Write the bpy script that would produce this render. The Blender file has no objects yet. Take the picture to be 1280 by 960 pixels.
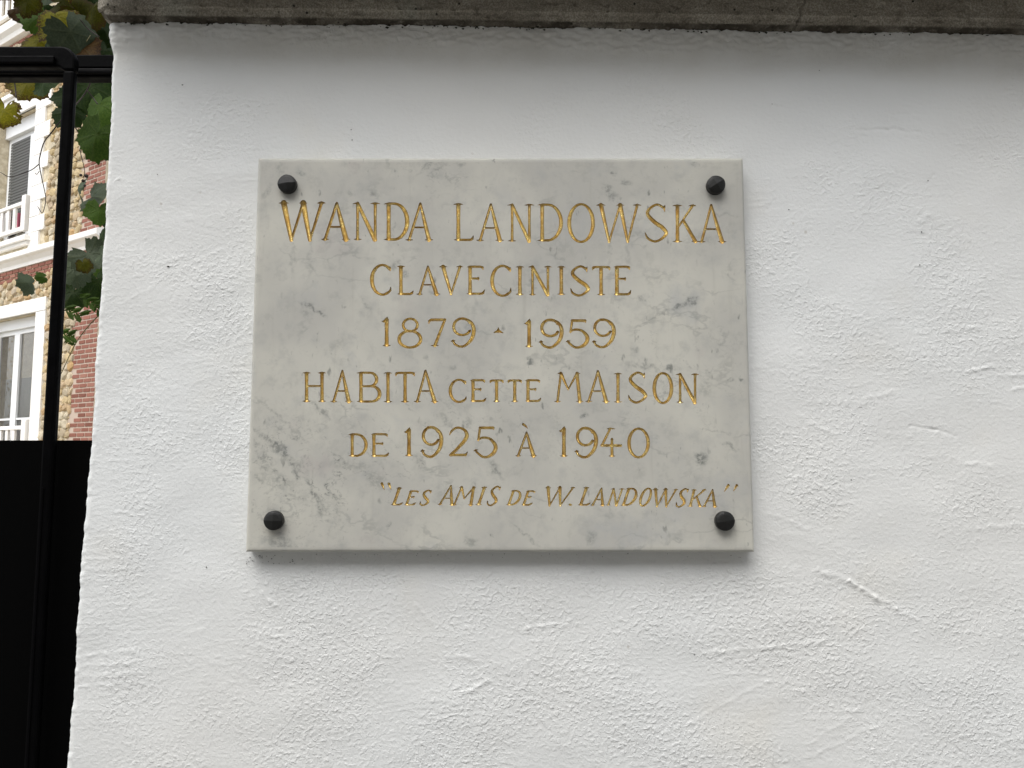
import bpy, bmesh, math, random
import numpy as np
from mathutils import Vector, Matrix
random.seed(7); RNG = np.random.RandomState(11)
SC = bpy.context.scene
COL = SC.collection
R = math.radians

# ------------------------------------------------------------------ camera, sky, sun, exposure
F = 950.0; D = 1.03; H = 1.60; TH = R(5.3)
cam = bpy.data.cameras.new('camera'); camo = bpy.data.objects.new('camera', cam); COL.objects.link(camo)
camo.location = (0, -D, H); camo.rotation_euler = (R(90) + TH, 0, 0)
cam.sensor_width = 36; cam.lens = 36 * F / 1280; cam.clip_start = .02; cam.clip_end = 900
SC.camera = camo

SUN = Vector((-.24, -.40, .88)).normalized()
world = bpy.data.worlds.new('World'); SC.world = world; world.use_nodes = True
nt = world.node_tree; bg = nt.nodes['Background']
sky = nt.nodes.new('ShaderNodeTexSky'); sky.sky_type = 'NISHITA'; sky.sun_disc = False
sky.sun_elevation = math.asin(SUN.z); sky.sun_rotation = math.atan2(SUN.x, SUN.y)
sky.air_density = 1.0; sky.dust_density = 3.0; sky.ozone_density = 1.0
hs = nt.nodes.new('ShaderNodeHueSaturation'); hs.inputs['Saturation'].default_value = .26
nt.links.new(sky.outputs[0], hs.inputs['Color']); nt.links.new(hs.outputs[0], bg.inputs['Color'])
bg.inputs['Strength'].default_value = .15
sl = bpy.data.lights.new('sun', 'SUN'); sl.energy = 1.0; sl.angle = R(62); sl.color = (1, .985, .96)
so = bpy.data.objects.new('sun', sl); COL.objects.link(so)
so.rotation_euler = SUN.to_track_quat('Z', 'Y').to_euler(); so.location = (-4, -4, 8)
SC.view_settings.view_transform = 'Standard'; SC.view_settings.look = 'None'
SC.view_settings.exposure = 0.93; SC.view_settings.gamma = 1
SC.cycles.max_bounces = 6

# ------------------------------------------------------------------ measuring helpers
def ray(px, py):
    a = px - 640; v = 480 - py
    return (a, F * math.cos(TH) - v * math.sin(TH), F * math.sin(TH) + v * math.cos(TH))
def at(px, py, Y):
    r = ray(px, py); t = (Y + D) / r[1]
    return Vector((r[0] * t, Y, H + r[2] * t))

# ------------------------------------------------------------------ object helpers
def tag(o, label=None, cat=None, group=None, kind=None):
    if label: o['label'] = label
    if cat: o['category'] = cat
    if group: o['group'] = group
    if kind: o['kind'] = kind
    return o
def link(name, me, mat=None, parent=None, loc=(0, 0, 0)):
    o = bpy.data.objects.new(name, me); COL.objects.link(o)
    if mat is not None and me is not None and len(me.materials) == 0: me.materials.append(mat)
    o.location = loc
    if parent: o.parent = parent
    return o
def mesh(name, verts, faces, smooth=False):
    me = bpy.data.meshes.new(name); me.from_pydata([tuple(v) for v in verts], [], faces); me.update()
    if smooth: me.polygons.foreach_set('use_smooth', [True] * len(me.polygons))
    return me
def np_mesh(name, V, Q, smooth=True):
    """V (n,3), Q (m,k) arrays"""
    me = bpy.data.meshes.new(name); n, k = Q.shape
    me.vertices.add(len(V)); me.vertices.foreach_set('co', np.asarray(V, np.float32).ravel())
    me.loops.add(n * k); me.loops.foreach_set('vertex_index', Q.astype(np.int32).ravel())
    me.polygons.add(n); me.polygons.foreach_set('loop_start', np.arange(0, n * k, k, dtype=np.int32))
    me.polygons.foreach_set('loop_total', np.full(n, k, np.int32))
    me.update(calc_edges=True); me.polygons.foreach_set('use_smooth', np.full(n, smooth, bool)); me.validate()
    return me
class MB:
    def __init__(s): s.v = []; s.f = []
    def box(s, x0, x1, y0, y1, z0, z1):
        b = len(s.v)
        for x in (x0, x1):
            for y in (y0, y1):
                for z in (z0, z1): s.v.append((x, y, z))
        for q in ((0, 1, 3, 2), (4, 6, 7, 5), (0, 4, 5, 1), (2, 3, 7, 6), (0, 2, 6, 4), (1, 5, 7, 3)):
            s.f.append(tuple(b + i for i in q))
        return s
    def tube(s, pts, r, n=8, r2=None):
        pts = [Vector(p) for p in pts]; b = len(s.v); m = len(pts)
        for i, p in enumerate(pts):
            d = (pts[min(i + 1, m - 1)] - pts[max(i - 1, 0)]).normalized()
            a = d.cross(Vector((0, 1, 0.01))); a.normalize(); c = d.cross(a)
            rr = r if r2 is None else r + (r2 - r) * i / (m - 1)
            for k in range(n):
                t = 2 * math.pi * k / n; s.v.append(tuple(p + (a * math.cos(t) + c * math.sin(t)) * rr))
        for i in range(m - 1):
            for k in range(n):
                s.f.append((b + i * n + k, b + i * n + (k + 1) % n, b + (i + 1) * n + (k + 1) % n, b + (i + 1) * n + k))
        s.f.append(tuple(b + k for k in range(n))[::-1]); s.f.append(tuple(b + (m - 1) * n + k for k in range(n)))
        return s
    def sweep(s, prof, x0, x1):
        """profile (y,z) loop extruded along x"""
        b = len(s.v); n = len(prof)
        for x in (x0, x1):
            for (y, z) in prof: s.v.append((x, y, z))
        for k in range(n): s.f.append((b + k, b + (k + 1) % n, b + n + (k + 1) % n, b + n + k))
        s.f.append(tuple(b + k for k in range(n))[::-1]); s.f.append(tuple(b + n + k for k in range(n)))
        return s
    def build(s, name, mat, parent=None, bevel=0, smooth=False, loc=(0, 0, 0)):
        me = bpy.data.meshes.new(name); me.from_pydata(s.v, [], s.f); me.update()
        bm = bmesh.new(); bm.from_mesh(me)
        bmesh.ops.recalc_face_normals(bm, faces=bm.faces)
        if bevel: bmesh.ops.bevel(bm, geom=bm.edges[:] + bm.verts[:], offset=bevel, segments=2, affect='EDGES', profile=.5)
        bm.to_mesh(me); bm.free()
        if smooth: me.polygons.foreach_set('use_smooth', [True] * len(me.polygons))
        return link(name, me, mat, parent, loc)

# ------------------------------------------------------------------ numpy noise
_perm = RNG.permutation(256).astype(np.int64); _perm = np.concatenate([_perm, _perm, _perm])
_ang = RNG.rand(256) * 2 * np.pi; _gx = np.cos(_ang); _gy = np.sin(_ang)
def perlin(x, y):
    xi = np.floor(x).astype(np.int64); yi = np.floor(y).astype(np.int64); xf = x - xi; yf = y - yi
    u = xf * xf * xf * (xf * (xf * 6 - 15) + 10); v = yf * yf * yf * (yf * (yf * 6 - 15) + 10)
    def g(ix, iy, dx, dy):
        h = _perm[_perm[ix & 255] + (iy & 255)]; return _gx[h] * dx + _gy[h] * dy
    a = g(xi, yi, xf, yf); b = g(xi + 1, yi, xf - 1, yf); c = g(xi, yi + 1, xf, yf - 1); d = g(xi + 1, yi + 1, xf - 1, yf - 1)
    return ((a + u * (b - a)) + v * ((c + u * (d - c)) - (a + u * (b - a)))) * 1.5
def fbm(x, y, o=4, p=.5):
    s = 0; a = 1
    for i in range(o):
        s = s + a * perlin(x * 2 ** i + 17.3 * i, y * 2 ** i - 9.1 * i); a *= p
    return s
def sstep(a, b, x):
    t = np.clip((x - a) / (b - a), 0, 1); return t * t * (3 - 2 * t)

# ------------------------------------------------------------------ materials
def mat(name, col=(.5, .5, .5), rough=.6, metal=0.0, spec=.5):
    m = bpy.data.materials.new(name); m.use_nodes = True; b = m.node_tree.nodes['Principled BSDF']
    b.inputs['Base Color'].default_value = (*col, 1); b.inputs['Roughness'].default_value = rough
    b.inputs['Metallic'].default_value = metal; b.inputs['Specular IOR Level'].default_value = spec
    return m
class NT:
    def __init__(s, m): s.t = m.node_tree; s.n = s.t.nodes; s.b = s.n.get('Principled BSDF')
    def new(s, ty, **kw):
        n = s.n.new(ty)
        for k, v in kw.items(): setattr(n, k, v)
        return n
    def l(s, a, b): s.t.links.new(a, b)
    def co(s, kind='Object'): return s.new('ShaderNodeTexCoord').outputs[kind]
    def mapp(s, v, loc=(0, 0, 0), rot=(0, 0, 0), sc=(1, 1, 1), ty='POINT'):
        n = s.new('ShaderNodeMapping', vector_type=ty); n.inputs['Location'].default_value = loc
        n.inputs['Rotation'].default_value = rot; n.inputs['Scale'].default_value = sc
        s.l(v, n.inputs['Vector']); return n.outputs[0]
    def noise(s, v, scale, detail=4, rough=.5, dist=0):
        n = s.new('ShaderNodeTexNoise'); n.inputs['Scale'].default_value = scale; n.inputs['Detail'].default_value = detail
        n.inputs['Roughness'].default_value = rough; n.inputs['Distortion'].default_value = dist
        s.l(v, n.inputs['Vector']); return n.outputs['Fac']
    def vor(s, v, scale, feat='F1'):
        n = s.new('ShaderNodeTexVoronoi', feature=feat); n.inputs['Scale'].default_value = scale
        s.l(v, n.inputs['Vector']); return n
    def rng(s, v, a, b, c=0, d=1):
        n = s.new('ShaderNodeMapRange'); n.interpolation_type = 'SMOOTHSTEP'
        for i, x in enumerate((a, b, c, d)): n.inputs[i + 1].default_value = x
        s.l(v, n.inputs[0]); return n.outputs[0]
    def m(s, op, a, b=None):
        n = s.new('ShaderNodeMath', operation=op)
        for i, x in enumerate((a, b)):
            if x is None: continue
            if isinstance(x, (int, float)): n.inputs[i].default_value = x
            else: s.l(x, n.inputs[i])
        return n.outputs[0]
    def mix(s, f, a, b, bt='MIX'):
        n = s.new('ShaderNodeMix', data_type='RGBA', blend_type=bt)
        for i, x in ((0, f), (6, a), (7, b)):
            if isinstance(x, (int, float)): n.inputs[i].default_value = x
            elif isinstance(x, tuple): n.inputs[i].default_value = (*x, 1)
            else: s.l(x, n.inputs[i])
        return n.outputs[2]
    def bump(s, h, st=.5, dist=.001, prev=None):
        n = s.new('ShaderNodeBump'); n.inputs['Strength'].default_value = st; n.inputs['Distance'].default_value = dist
        s.l(h, n.inputs['Height'])
        if prev is not None: s.l(prev, n.inputs['Normal'])
        return n.outputs[0]

# white painted render
M_RENDER = mat('white_masonry_paint', (.8, .8, .78), .75, spec=.3); k = NT(M_RENDER); c = k.co()
big = k.rng(k.noise(c, 1.7, 3), .35, .7); fine = k.noise(c, 22, 5, .6)
col = k.mix(big, (.782, .80, .79), (.78, .785, .76))
yel = k.rng(k.noise(k.mapp(c, (3, 0, 1)), 5, 3, .5), .56, .78)
col = k.mix(k.m('MULTIPLY', yel, .45), col, (.76, .735, .66))
col = k.mix(k.rng(fine, .62, .85, 0, .25), col, (.66, .64, .58))
spots = k.rng(k.vor(k.mapp(c, (.3, 0, .2)), 26).outputs['Distance'], .035, .07, 1, 0)
spots = k.m('MULTIPLY', spots, k.rng(k.noise(c, 9, 2), .60, .66))
col = k.mix(k.m('MULTIPLY', spots, .45), col, (.40, .36, .29))
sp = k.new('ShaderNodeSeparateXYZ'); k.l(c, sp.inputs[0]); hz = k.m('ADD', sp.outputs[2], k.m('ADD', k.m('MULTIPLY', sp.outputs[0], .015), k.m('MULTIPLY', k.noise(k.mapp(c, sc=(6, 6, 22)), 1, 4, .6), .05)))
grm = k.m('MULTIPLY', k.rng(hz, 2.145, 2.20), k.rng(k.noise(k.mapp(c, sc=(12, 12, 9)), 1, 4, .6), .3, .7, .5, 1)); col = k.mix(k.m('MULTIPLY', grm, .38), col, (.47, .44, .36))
k.l(col, k.b.inputs['Base Color'])
f1 = k.noise(c, 260, 4, .6); f2 = k.noise(k.mapp(c, sc=(60, 60, 380)), 1, 3, .6); f3 = k.noise(c, 900, 2)
hsum = k.m('ADD', k.m('MULTIPLY', f1, 1.0), k.m('ADD', k.m('MULTIPLY', f2, .35), k.m('MULTIPLY', f3, .25)))
rgh = k.new('ShaderNodeAttribute', attribute_name='rough').outputs['Fac']
gr1 = k.noise(c, 330, 3, .55); gr2 = k.rng(k.noise(k.mapp(c, (2, 2, 2)), 190, 2), .48, .68)
grain = k.m('MULTIPLY', k.m('ADD', gr1, k.m('MULTIPLY', gr2, .8)), rgh)
bA = k.bump(hsum, .42, .0009); k.l(k.bump(grain, .62, .0011, bA), k.b.inputs['Normal'])

# concrete coping
M_COPE = mat('weathered_concrete', (.2, .18, .15), .95, spec=.2); k = NT(M_COPE); c = k.co()
col = k.mix(k.rng(k.noise(c, 14, 5, .6), .3, .7), (.29, .262, .21), (.48, .445, .37))
sp = k.rng(k.noise(c, 420, 3, .7), .42, .62); col = k.mix(sp, k.mix(.55, col, (.10, .09, .07)), col)
lt = k.rng(k.noise(k.mapp(c, (1, 2, 3)), 500, 2, .6), .64, .72); col = k.mix(k.m('MULTIPLY', lt, .7), col, (.50, .47, .39))
pit = k.rng(k.vor(c, 75).outputs['Distance'], .10, .17, 1, 0); pit = k.m('MULTIPLY', pit, k.rng(k.noise(c, 30, 2), .5, .6))
col = k.mix(pit, col, (.03, .028, .022))
pale = k.rng(k.noise(k.mapp(c, (0, 0, 0), sc=(9, 2, 2)), 1, 3), .52, .7); col = k.mix(k.m('MULTIPLY', pale, .25), col, (.33, .36, .31))
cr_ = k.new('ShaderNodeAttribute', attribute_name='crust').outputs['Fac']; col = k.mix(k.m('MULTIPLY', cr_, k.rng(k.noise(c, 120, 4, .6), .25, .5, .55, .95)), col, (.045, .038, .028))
k.l(col, k.b.inputs['Base Color'])
b1 = k.bump(k.noise(c, 350, 4, .7), .9, .0016); b2 = k.bump(pit, -.8, .003, b1); k.l(b2, k.b.inputs['Normal'])

M_MOSS = mat('dark_grime', (.035, .035, .025), 1, spec=.1)
M_BLACK = mat('black_gloss_paint', (.0018, .0018, .002), .4, spec=.03); k = NT(M_BLACK); c = k.co()
k.l(k.rng(k.noise(c, 40, 4), .3, .8, .36, .62), k.b.inputs['Roughness']); k.l(k.bump(k.noise(c, 160, 3), .25, .0008), k.b.inputs['Normal'])
M_SHEET = mat('black_sheet_paint', (.0018, .0018, .0018), .6, spec=.02)
M_BOLT = mat('black_bolt_paint', (.010, .010, .009), .45, spec=.35); k = NT(M_BOLT); k.l(k.bump(k.noise(k.co(), 400, 4), .35, .0006), k.b.inputs['Normal'])

# gilding
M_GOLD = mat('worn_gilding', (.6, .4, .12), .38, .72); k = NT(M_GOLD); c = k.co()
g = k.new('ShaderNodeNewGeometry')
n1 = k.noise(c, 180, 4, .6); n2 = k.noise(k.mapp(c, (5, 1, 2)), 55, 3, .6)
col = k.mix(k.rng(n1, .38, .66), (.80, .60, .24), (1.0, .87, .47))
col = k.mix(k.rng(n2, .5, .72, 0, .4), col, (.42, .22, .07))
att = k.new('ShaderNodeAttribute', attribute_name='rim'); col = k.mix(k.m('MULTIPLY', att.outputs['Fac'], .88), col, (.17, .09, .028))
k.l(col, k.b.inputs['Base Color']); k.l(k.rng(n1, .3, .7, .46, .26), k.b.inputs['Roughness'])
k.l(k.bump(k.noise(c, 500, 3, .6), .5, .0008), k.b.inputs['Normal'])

# ------------------------------------------------------------------ plaque geometry constants
PT = .023                                     # thickness
_a = at(322.2, 197, -PT); _b = at(929.2, 197, -PT); _c = at(308, 690, -PT); PX0, PX1, PZ0, PZ1 = _a.x, _b.x, _c.z, _a.z
MPP = (D - PT) / F
def plq(px, py):
    v = at(px, py, -PT); return v.x, v.z

# marble: grey blotches and veins where the stone has them
M_MARBLE = mat('carrara_marble', (.6, .6, .55), .42, spec=.45); k = NT(M_MARBLE); c = k.co()
wn = k.new('ShaderNodeTexNoise'); wn.inputs['Scale'].default_value = 45; wn.inputs['Detail'].default_value = 4; k.l(c, wn.inputs['Vector'])
vm = k.new('ShaderNodeVectorMath', operation='MULTIPLY_ADD'); k.l(wn.outputs['Color'], vm.inputs[0])
vm.inputs[1].default_value = (.016, .016, .016); vm.inputs[2].default_value = (-.008, -.008, -.008)
va = k.new('ShaderNodeVectorMath', operation='ADD'); k.l(c, va.inputs[0]); k.l(vm.outputs[0], va.inputs[1]); wc = va.outputs[0]
base = k.mix(k.rng(k.noise(c, 7, 4, .55), .32, .68), (.47, .462, .42), (.58, .568, .50))
base = k.mix(k.rng(k.noise(k.mapp(c, (4, 2, 8)), 11, 4, .6), .55, .75, 0, .55), base, (.40, .41, .41))
base = k.mix(k.rng(k.noise(k.mapp(c, (9, 3, 1)), 16, 3, .6), .60, .78, 0, .35), base, (.45, .40, .385))
base = k.mix(k.rng(k.noise(k.mapp(c, (7, 0, 3)), 38, 5, .65), .48, .76, 0, .42), base, (.34, .345, .33))
# faint run-down streaks of weathering
st = k.rng(k.noise(k.mapp(c, sc=(90, 1, 7)), 1, 3, .6), .56, .80, 0, .3); base = k.mix(st, base, (.36, .35, .30))
# thin diffuse veins
w = k.noise(k.mapp(wc, rot=(0, R(38), 0), sc=(1, 1, 2.2)), 9, 5, .55); vein = k.m('ABSOLUTE', k.m('SUBTRACT', w, .5))
vein = k.m('MULTIPLY', k.rng(vein, .0, .022, 1, 0), k.rng(k.noise(c, 13, 3), .50, .64))
base = k.mix(k.m('MULTIPLY', vein, .38), base, (.26, .265, .245))
fl = k.rng(k.noise(k.mapp(c, rot=(0, R(-35), 0), sc=(95, 95, 42)), 1, 3, .5), .655, .74)
fl = k.m('MULTIPLY', fl, k.rng(k.noise(c, 11, 2), .45, .6)); fl2 = k.rng(k.noise(k.mapp(c, (3, 1, 6), (0, R(-50), 0), (210, 210, 90)), 1, 3, .55), .66, .74); fl = k.m('MAXIMUM', fl, k.m('MULTIPLY', fl2, k.rng(k.noise(c, 14, 2), .48, .62, 0, .7)))
base = k.mix(k.m('MULTIPLY', fl, .75), base, (.19, .195, .175))
# px, py, rx, ry, angle (deg, clockwise in picture), strength
BL = [(335, 548, 10, 2, 40, .8), (345, 556, 9, 2.5, 30, .9), (356, 566, 8, 3, 50, .9), (364, 578, 7, 2.5, 60, .8), (372, 596, 6, 3, 80, .8), (330, 572, 8, 2, -60, .6), (336, 590, 12, 2, 10, .5), (350, 598, 9, 2, -20, .5), (385, 604, 10, 2, 50, .7), (392, 616, 8, 2.5, 65, .75), (400, 634, 7, 3, 40, .8), (408, 628, 5, 2, 70, .5), (340, 612, 14, 2, -30, .4), (372, 622, 14, 1.6, 20, .4), (352, 668, 6, 2, 20, .7), (342, 676, 5, 2, 0, .6), (362, 684, 14, 2.5, 15, .5), (318, 556, 4, 3, 0, .5), (324, 600, 8, 2, 30, .5), (866, 376, 8, 5, -20, .95), (850, 382, 11, 3, -18, .8), (822, 395, 20, 2, -28, .45), (384, 381, 9, 2.5, 25, .75), (397, 388, 12, 2, 38, .85),
      (382, 392, 4, 7, -20, .35), (801, 372, 4, 4, 0, .6), (495, 331, 3, 5, 20, .6), (507, 343, 4, 4, 0, .65), (762, 240, 6, 13, -35, .6), (767, 217, 3, 3, 0, .7),
      (782, 229, 7, 3, 10, .55), (876, 573, 8, 7, 30, .85), (663, 451, 7, 3.5, 30, .9), (805, 458, 26, 3, 6, .45), (836, 459, 3, 3, 0, .8), (731, 520, 5, 3.5, 0, .85),
      (525, 578, 5, 11, -25, .6), (619, 586, 4, 13, -35, .65), (588, 677, 8, 5, 10, .5), (535, 205, 18, 2.5, -45, .45), (545, 212, 10, 2, -25, .5),
      (353, 566, 30, 4, 42, .75), (372, 590, 4, 10, 0, .6), (338, 552, 24, 3, 35, .6), (332, 585, 12, 5, -45, .45), (345, 600, 30, 9, 15, .3), (398, 625, 4, 13, -35, .6),
      (402, 640, 6, 4, 0, .6), (350, 678, 20, 7, 10, .5), (401, 512, 16, 2.2, 42, .6), (352, 524, 42, 1.8, 42, .4), (440, 582, 26, 5, 5, .35), (470, 600, 16, 9, 35, .4),
      (475, 625, 3, 4, 0, .5), (533, 447, 3, 3, 0, .5), (657, 669, 22, 1.8, 40, .55), (739, 673, 5, 8, 20, .45), (800, 590, 6, 10, 0, .2), (913, 558, 12, 2, 30, .55), (897, 540, 22, 1.6, 12, .3),
      (925, 473, 3, 2.5, 0, .8), (912, 475, 4, 2, 0, .6), (882, 487, 10, 9, 20, .35), (565, 460, 5, 3, 0, .4), (575, 205, 7, 3, 0, .45), (350, 210, 4, 8, 0, .35), (466, 241, 4, 3, 0, .6),
      (438, 242, 4, 1.6, 30, .5), (377, 217, 5, 2, 50, .6), (335, 238, 9, 3, -60, .4), (868, 204, 6, 3, 40, .5), (486, 655, 2.5, 2.5, 0, .8), (615, 671, 2.5, 1.5, 0, .8), (793, 437, 5, 3, 0, .45),
      (411, 298, 5, 9, 0, .3), (556, 525, 4, 9, -40, .45), (586, 527, 5, 7, 0, .4), (775, 530, 22, 2, 8, .3), (842, 460, 12, 3, 0, .25), (700, 310, 18, 12, 20, .2), (420, 430, 16, 5, -35, .25),
      (457, 380, 14, 2, 55, .35), (366, 320, 3, 22, 0, .3), (388, 322, 3, 24, 0, .28), (425, 318, 3, 16, 0, .2), (762, 316, 3, 16, 0, .3), (785, 318, 3, 18, 0, .26), (593, 385, 3, 16, 0, .2), (512, 312, 12, 3, 5, .2), (880, 298, 14, 6, 0, .3), (905, 268, 16, 1.6, 8, .3), (730, 365, 4, 10, 0, .2), (540, 366, 3, 6, -30, .4), (635, 372, 4, 3, 0, .4), (690, 372, 10, 3, 0, .25)]
acc = k.new('ShaderNodeAttribute', attribute_name='blotch').outputs['Fac']
brk = k.rng(k.noise(c, 190, 4, .7), .40, .58, .25, 1)
base = k.mix(k.m('MULTIPLY', k.m('MULTIPLY', acc, brk), .97), base, (.15, .16, .15)); k.l(base, k.b.inputs['Base Color'])
k.l(k.rng(k.noise(c, 60, 4), .3, .7, .36, .55), k.b.inputs['Roughness']); k.l(k.bump(k.noise(c, 300, 3), .12, .0005), k.b.inputs['Normal'])

# ------------------------------------------------------------------ the garden wall (render, plaster fillet, corner)
EDGE = [(2.40, -.5690), (2.21, -.5692), (2.02, -.5682), (1.845, -.5683), (1.756, -.5704), (1.625, -.5713), (1.45, -.5768), (1.285, -.5795), (1.194, -.5814), (0, -.590)]
ez = np.array([e[0] for e in EDGE][::-1]); ex = np.array([e[1] for e in EDGE][::-1])
def ztop(x): return 2.2085 + (x + .5695) * (2.1888 - 2.2085) / 1.297       # the coping runs slightly downhill
RIDGES = [  # x0,y0,x1,y1 (photo), half width mm, height mm
    (1137, 531, 1166, 536, 1.2, -1.1), (1166, 536, 1196, 543, 1.3, -1.2), (1022, 710, 1062, 726, 2.8, 1.5), (1062, 726, 1095, 746, 2.8, 1.7), (1095, 746, 1145, 772, 2.5, 1.3),
    (880, 816, 960, 809, 2.5, .8), (960, 808, 1035, 800, 2.2, 1.0), (700, 835, 800, 840, 4, .5), (1000, 950, 1100, 905, 2, .5), (1010, 930, 1075, 885, 2, .5), (860, 905, 960, 850, 2, .5),
    (1012, 500, 1075, 502, 3, .7), (1075, 502, 1115, 488, 3, .7), (1000, 520, 1045, 543, 2.5, .9), (1110, 541, 1140, 547, 2, .5), (1180, 409, 1222, 410, 3, 1.1), (1250, 469, 1280, 468, 2, 1.0),
    (1268, 486, 1285, 484, 2, 1.0), (1208, 462, 1242, 457, 2, 1.1), (1190, 573, 1240, 582, 2.5, .8), (1075, 162, 1110, 160, 2, -.9), (1110, 160, 1150, 165, 2, -.8), (1110, 141, 1160, 142, 1.3, -.7),
    (960, 130, 985, 135, 1.5, -.6), (1068, 172, 1085, 168, 1.5, -.6), (958, 262, 968, 250, 1.2, -.8), (945, 325, 966, 341, 1.3, .9), (1150, 275, 1160, 265, 3, 1.5), (1160, 228, 1168, 218, 1, -.8),
    (105, 820, 165, 812, 2, .7), (100, 832, 170, 828, 2, .7), (95, 845, 175, 842, 2.2, .8), (100, 858, 180, 852, 2, .6), (100, 700, 160, 695, 1.5, .5), (105, 712, 160, 708, 1.5, .5),
    (328, 740, 345, 757, 2, 1.4), (520, 755, 540, 778, 2, 1.0), (655, 785, 712, 778, 2.6, 1.0), (660, 726, 740, 714, 1.5, .6), (560, 820, 592, 821, 2.5, 1.0), (580, 865, 612, 850, 2.2, 1.0),
    (200, 330, 230, 318, 2, .7), (150, 380, 190, 360, 2, .3), (205, 345, 300, 300, 3, .3), (140, 230, 150, 222, 1.5, .8), (240, 425, 310, 395, 3, .3), (530, 52, 570, 54, 3, 1.6), (380, 56, 420, 52, 3, 1.2),
    (250, 50, 330, 58, 4, .8), (700, 62, 900, 66, 3.5, .8), (985, 600, 1000, 596, 1.5, .7), (1015, 610, 1060, 612, 1.6, .5), (960, 640, 1010, 660, 2, .6), (1210, 660, 1280, 655, 3, .7)]
def wall_disp(X, Z):
    d = .0016 * fbm(X / .28, Z / .24, 3) + .0006 * perlin(X / .07 + 5, Z / .05)
    rough = .2 + .8 * sstep(-.45, .95, fbm(X / .16 + 3, Z / .12 + 8, 3) + .35 * sstep(1.62, 1.35, Z) - .25 * sstep(1.6, 2.1, Z) + .2 * np.exp(-((X - .66) / .09) ** 2 - ((Z - 1.78) / .05) ** 2) * 3) * sstep(-.575, -.50, X + .02 * perlin(Z / .05, Z * 0))
    st = fbm(X / .0078, Z / .0058, 3, .62); st = np.where(st > 0, st, st * .45) - .25 * np.maximum(0, -perlin(X / .004 + 9, Z / .0035))
    d += rough * .00036 * st
    d += .00014 * fbm(X / .007 + 40, Z / .0032 + 2, 2)
    # trowel drag, a few directions
    ca, sa = math.cos(.12), math.sin(.12)
    xr = X * ca + Z * sa; zr = -X * sa + Z * ca
    tr = 1 - np.abs(perlin(xr / .09 + 11, zr / .0075)) * 2.4
    m2 = sstep(.05, .5, perlin(X / .2 - 6, Z / .14 + 4) + .15)
    d += m2 * .00022 * np.clip(tr, 0, 1) * (.6 + perlin(X / .02, Z / .02))
    xr = X * ca - Z * sa; zr = X * sa * 2.2 + Z * ca
    tr = 1 - np.abs(perlin(xr / .06 - 11, zr / .009 + 7)) * 2.4
    m3 = sstep(.1, .5, perlin(X / .17 + 9, Z / .16 - 4) + .1)
    d += m3 * .0002 * np.clip(tr, 0, 1) * (.6 + perlin(X / .02, Z / .02 + 4))
    for (x0, y0, x1, y1, wd, ht) in RIDGES:
        a = at(x0, y0, 0); b = at(x1, y1, 0); wd *= .001 * 1.15; ht *= .001
        mx0, mx1 = min(a.x, b.x) - .02, max(a.x, b.x) + .02; mz0, mz1 = min(a.z, b.z) - .02, max(a.z, b.z) + .02
        sel = (X > mx0) & (X < mx1) & (Z > mz0) & (Z < mz1)
        if not sel.any(): continue
        xx = X[sel]; zz = Z[sel] + .0025 * perlin(xx / .018 + wd * 1e4, xx * 0 + ht * 3e3)
        L2 = (b.x - a.x) ** 2 + (b.z - a.z) ** 2
        t = np.clip(((xx - a.x) * (b.x - a.x) + (zz - a.z) * (b.z - a.z)) / L2, 0, 1)
        dist = np.hypot(xx - a.x - t * (b.x - a.x), zz - a.z - t * (b.z - a.z))
        side = (zz - a.z - t * (b.z - a.z))
        wv = np.where(side > 0, wd * .55, wd * 1.5)
        dd = ht * .78 * np.exp(-(dist / wv) ** 2) * np.clip(.7 + 1.1 * perlin(xx / .009, zz / .006) + .5 * perlin(xx / .003, zz / .003), .35, 1.5)
        d[sel] += dd
    # fillet of plaster pushed up against the coping
    zt = ztop(X); h = zt - Z
    fil = sstep(.046, .010, h + .004 * perlin(X / .11, X * 0 + 3.1)); d += (.0075 + .002 * perlin(X / .06, X * 0 + 7.7)) * fil
    d += fil * .0012 * fbm(X / .012, Z / .006, 2)
    return d, rough
STEP = .0017
cols = []                                          # (x, y, nx, ny) along the wall, back-left -> corner -> front -> right
for y in list(np.linspace(.42, .03, 12)) + [.02, .014]: cols.append((0, y, -1, 0))
RC = .009
for i in range(0, 8):
    a = math.pi / 2 * i / 7; cols.append((RC - RC * math.cos(a), RC - RC * math.sin(a), -math.cos(a), -math.sin(a)))
x = RC + STEP
while x < 1.36: cols.append((x, 0, 0, -1)); x += STEP
while x < 4.2: cols.append((x, 0, 0, -1)); x += .03
ncf = len(cols)
for y in (.0, .21, .42): cols.append((4.2, y + .001, 1, 0))
cols = np.array(cols)
zs = np.concatenate([np.linspace(-.05, 1.10, 24), np.arange(1.10 + STEP, 2.24, STEP)]); 
ncol, nrow = len(cols), len(zs)
U = np.linspace(0, 1, nrow)
Zg = np.repeat(zs[:, None], ncol, 1)
X0 = cols[None, :, 0] + np.interp(zs, ez, ex)[:, None] * np.exp(-np.maximum(cols[:, 0], 0) / .15)[None, :] + (-.572) * (1 - np.exp(-np.maximum(cols[:, 0], 0) / .15))[None, :]
Y0 = np.repeat(cols[None, :, 1], nrow, 0)
zt = ztop(X0) + .0022 * fbm(X0 / .016, X0 * 0 + 2.2, 3, .6) + .0012
Zg = np.minimum(Zg, zt)
DS, RG = wall_disp(X0, Zg)
side = (cols[:, 3] > -.99)[None, :]
DS = np.where(side & (cols[None, :, 2] < 0), DS + .0009 * fbm(Zg / .012, Y0 / .02 + 3, 3) + .0009 * perlin(Zg / .05, Zg * 0), DS)
DS[:, ncf:] = 0
V = np.stack([X0 + cols[None, :, 2] * DS, Y0 + cols[None, :, 3] * DS, Zg], -1).reshape(-1, 3)
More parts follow.
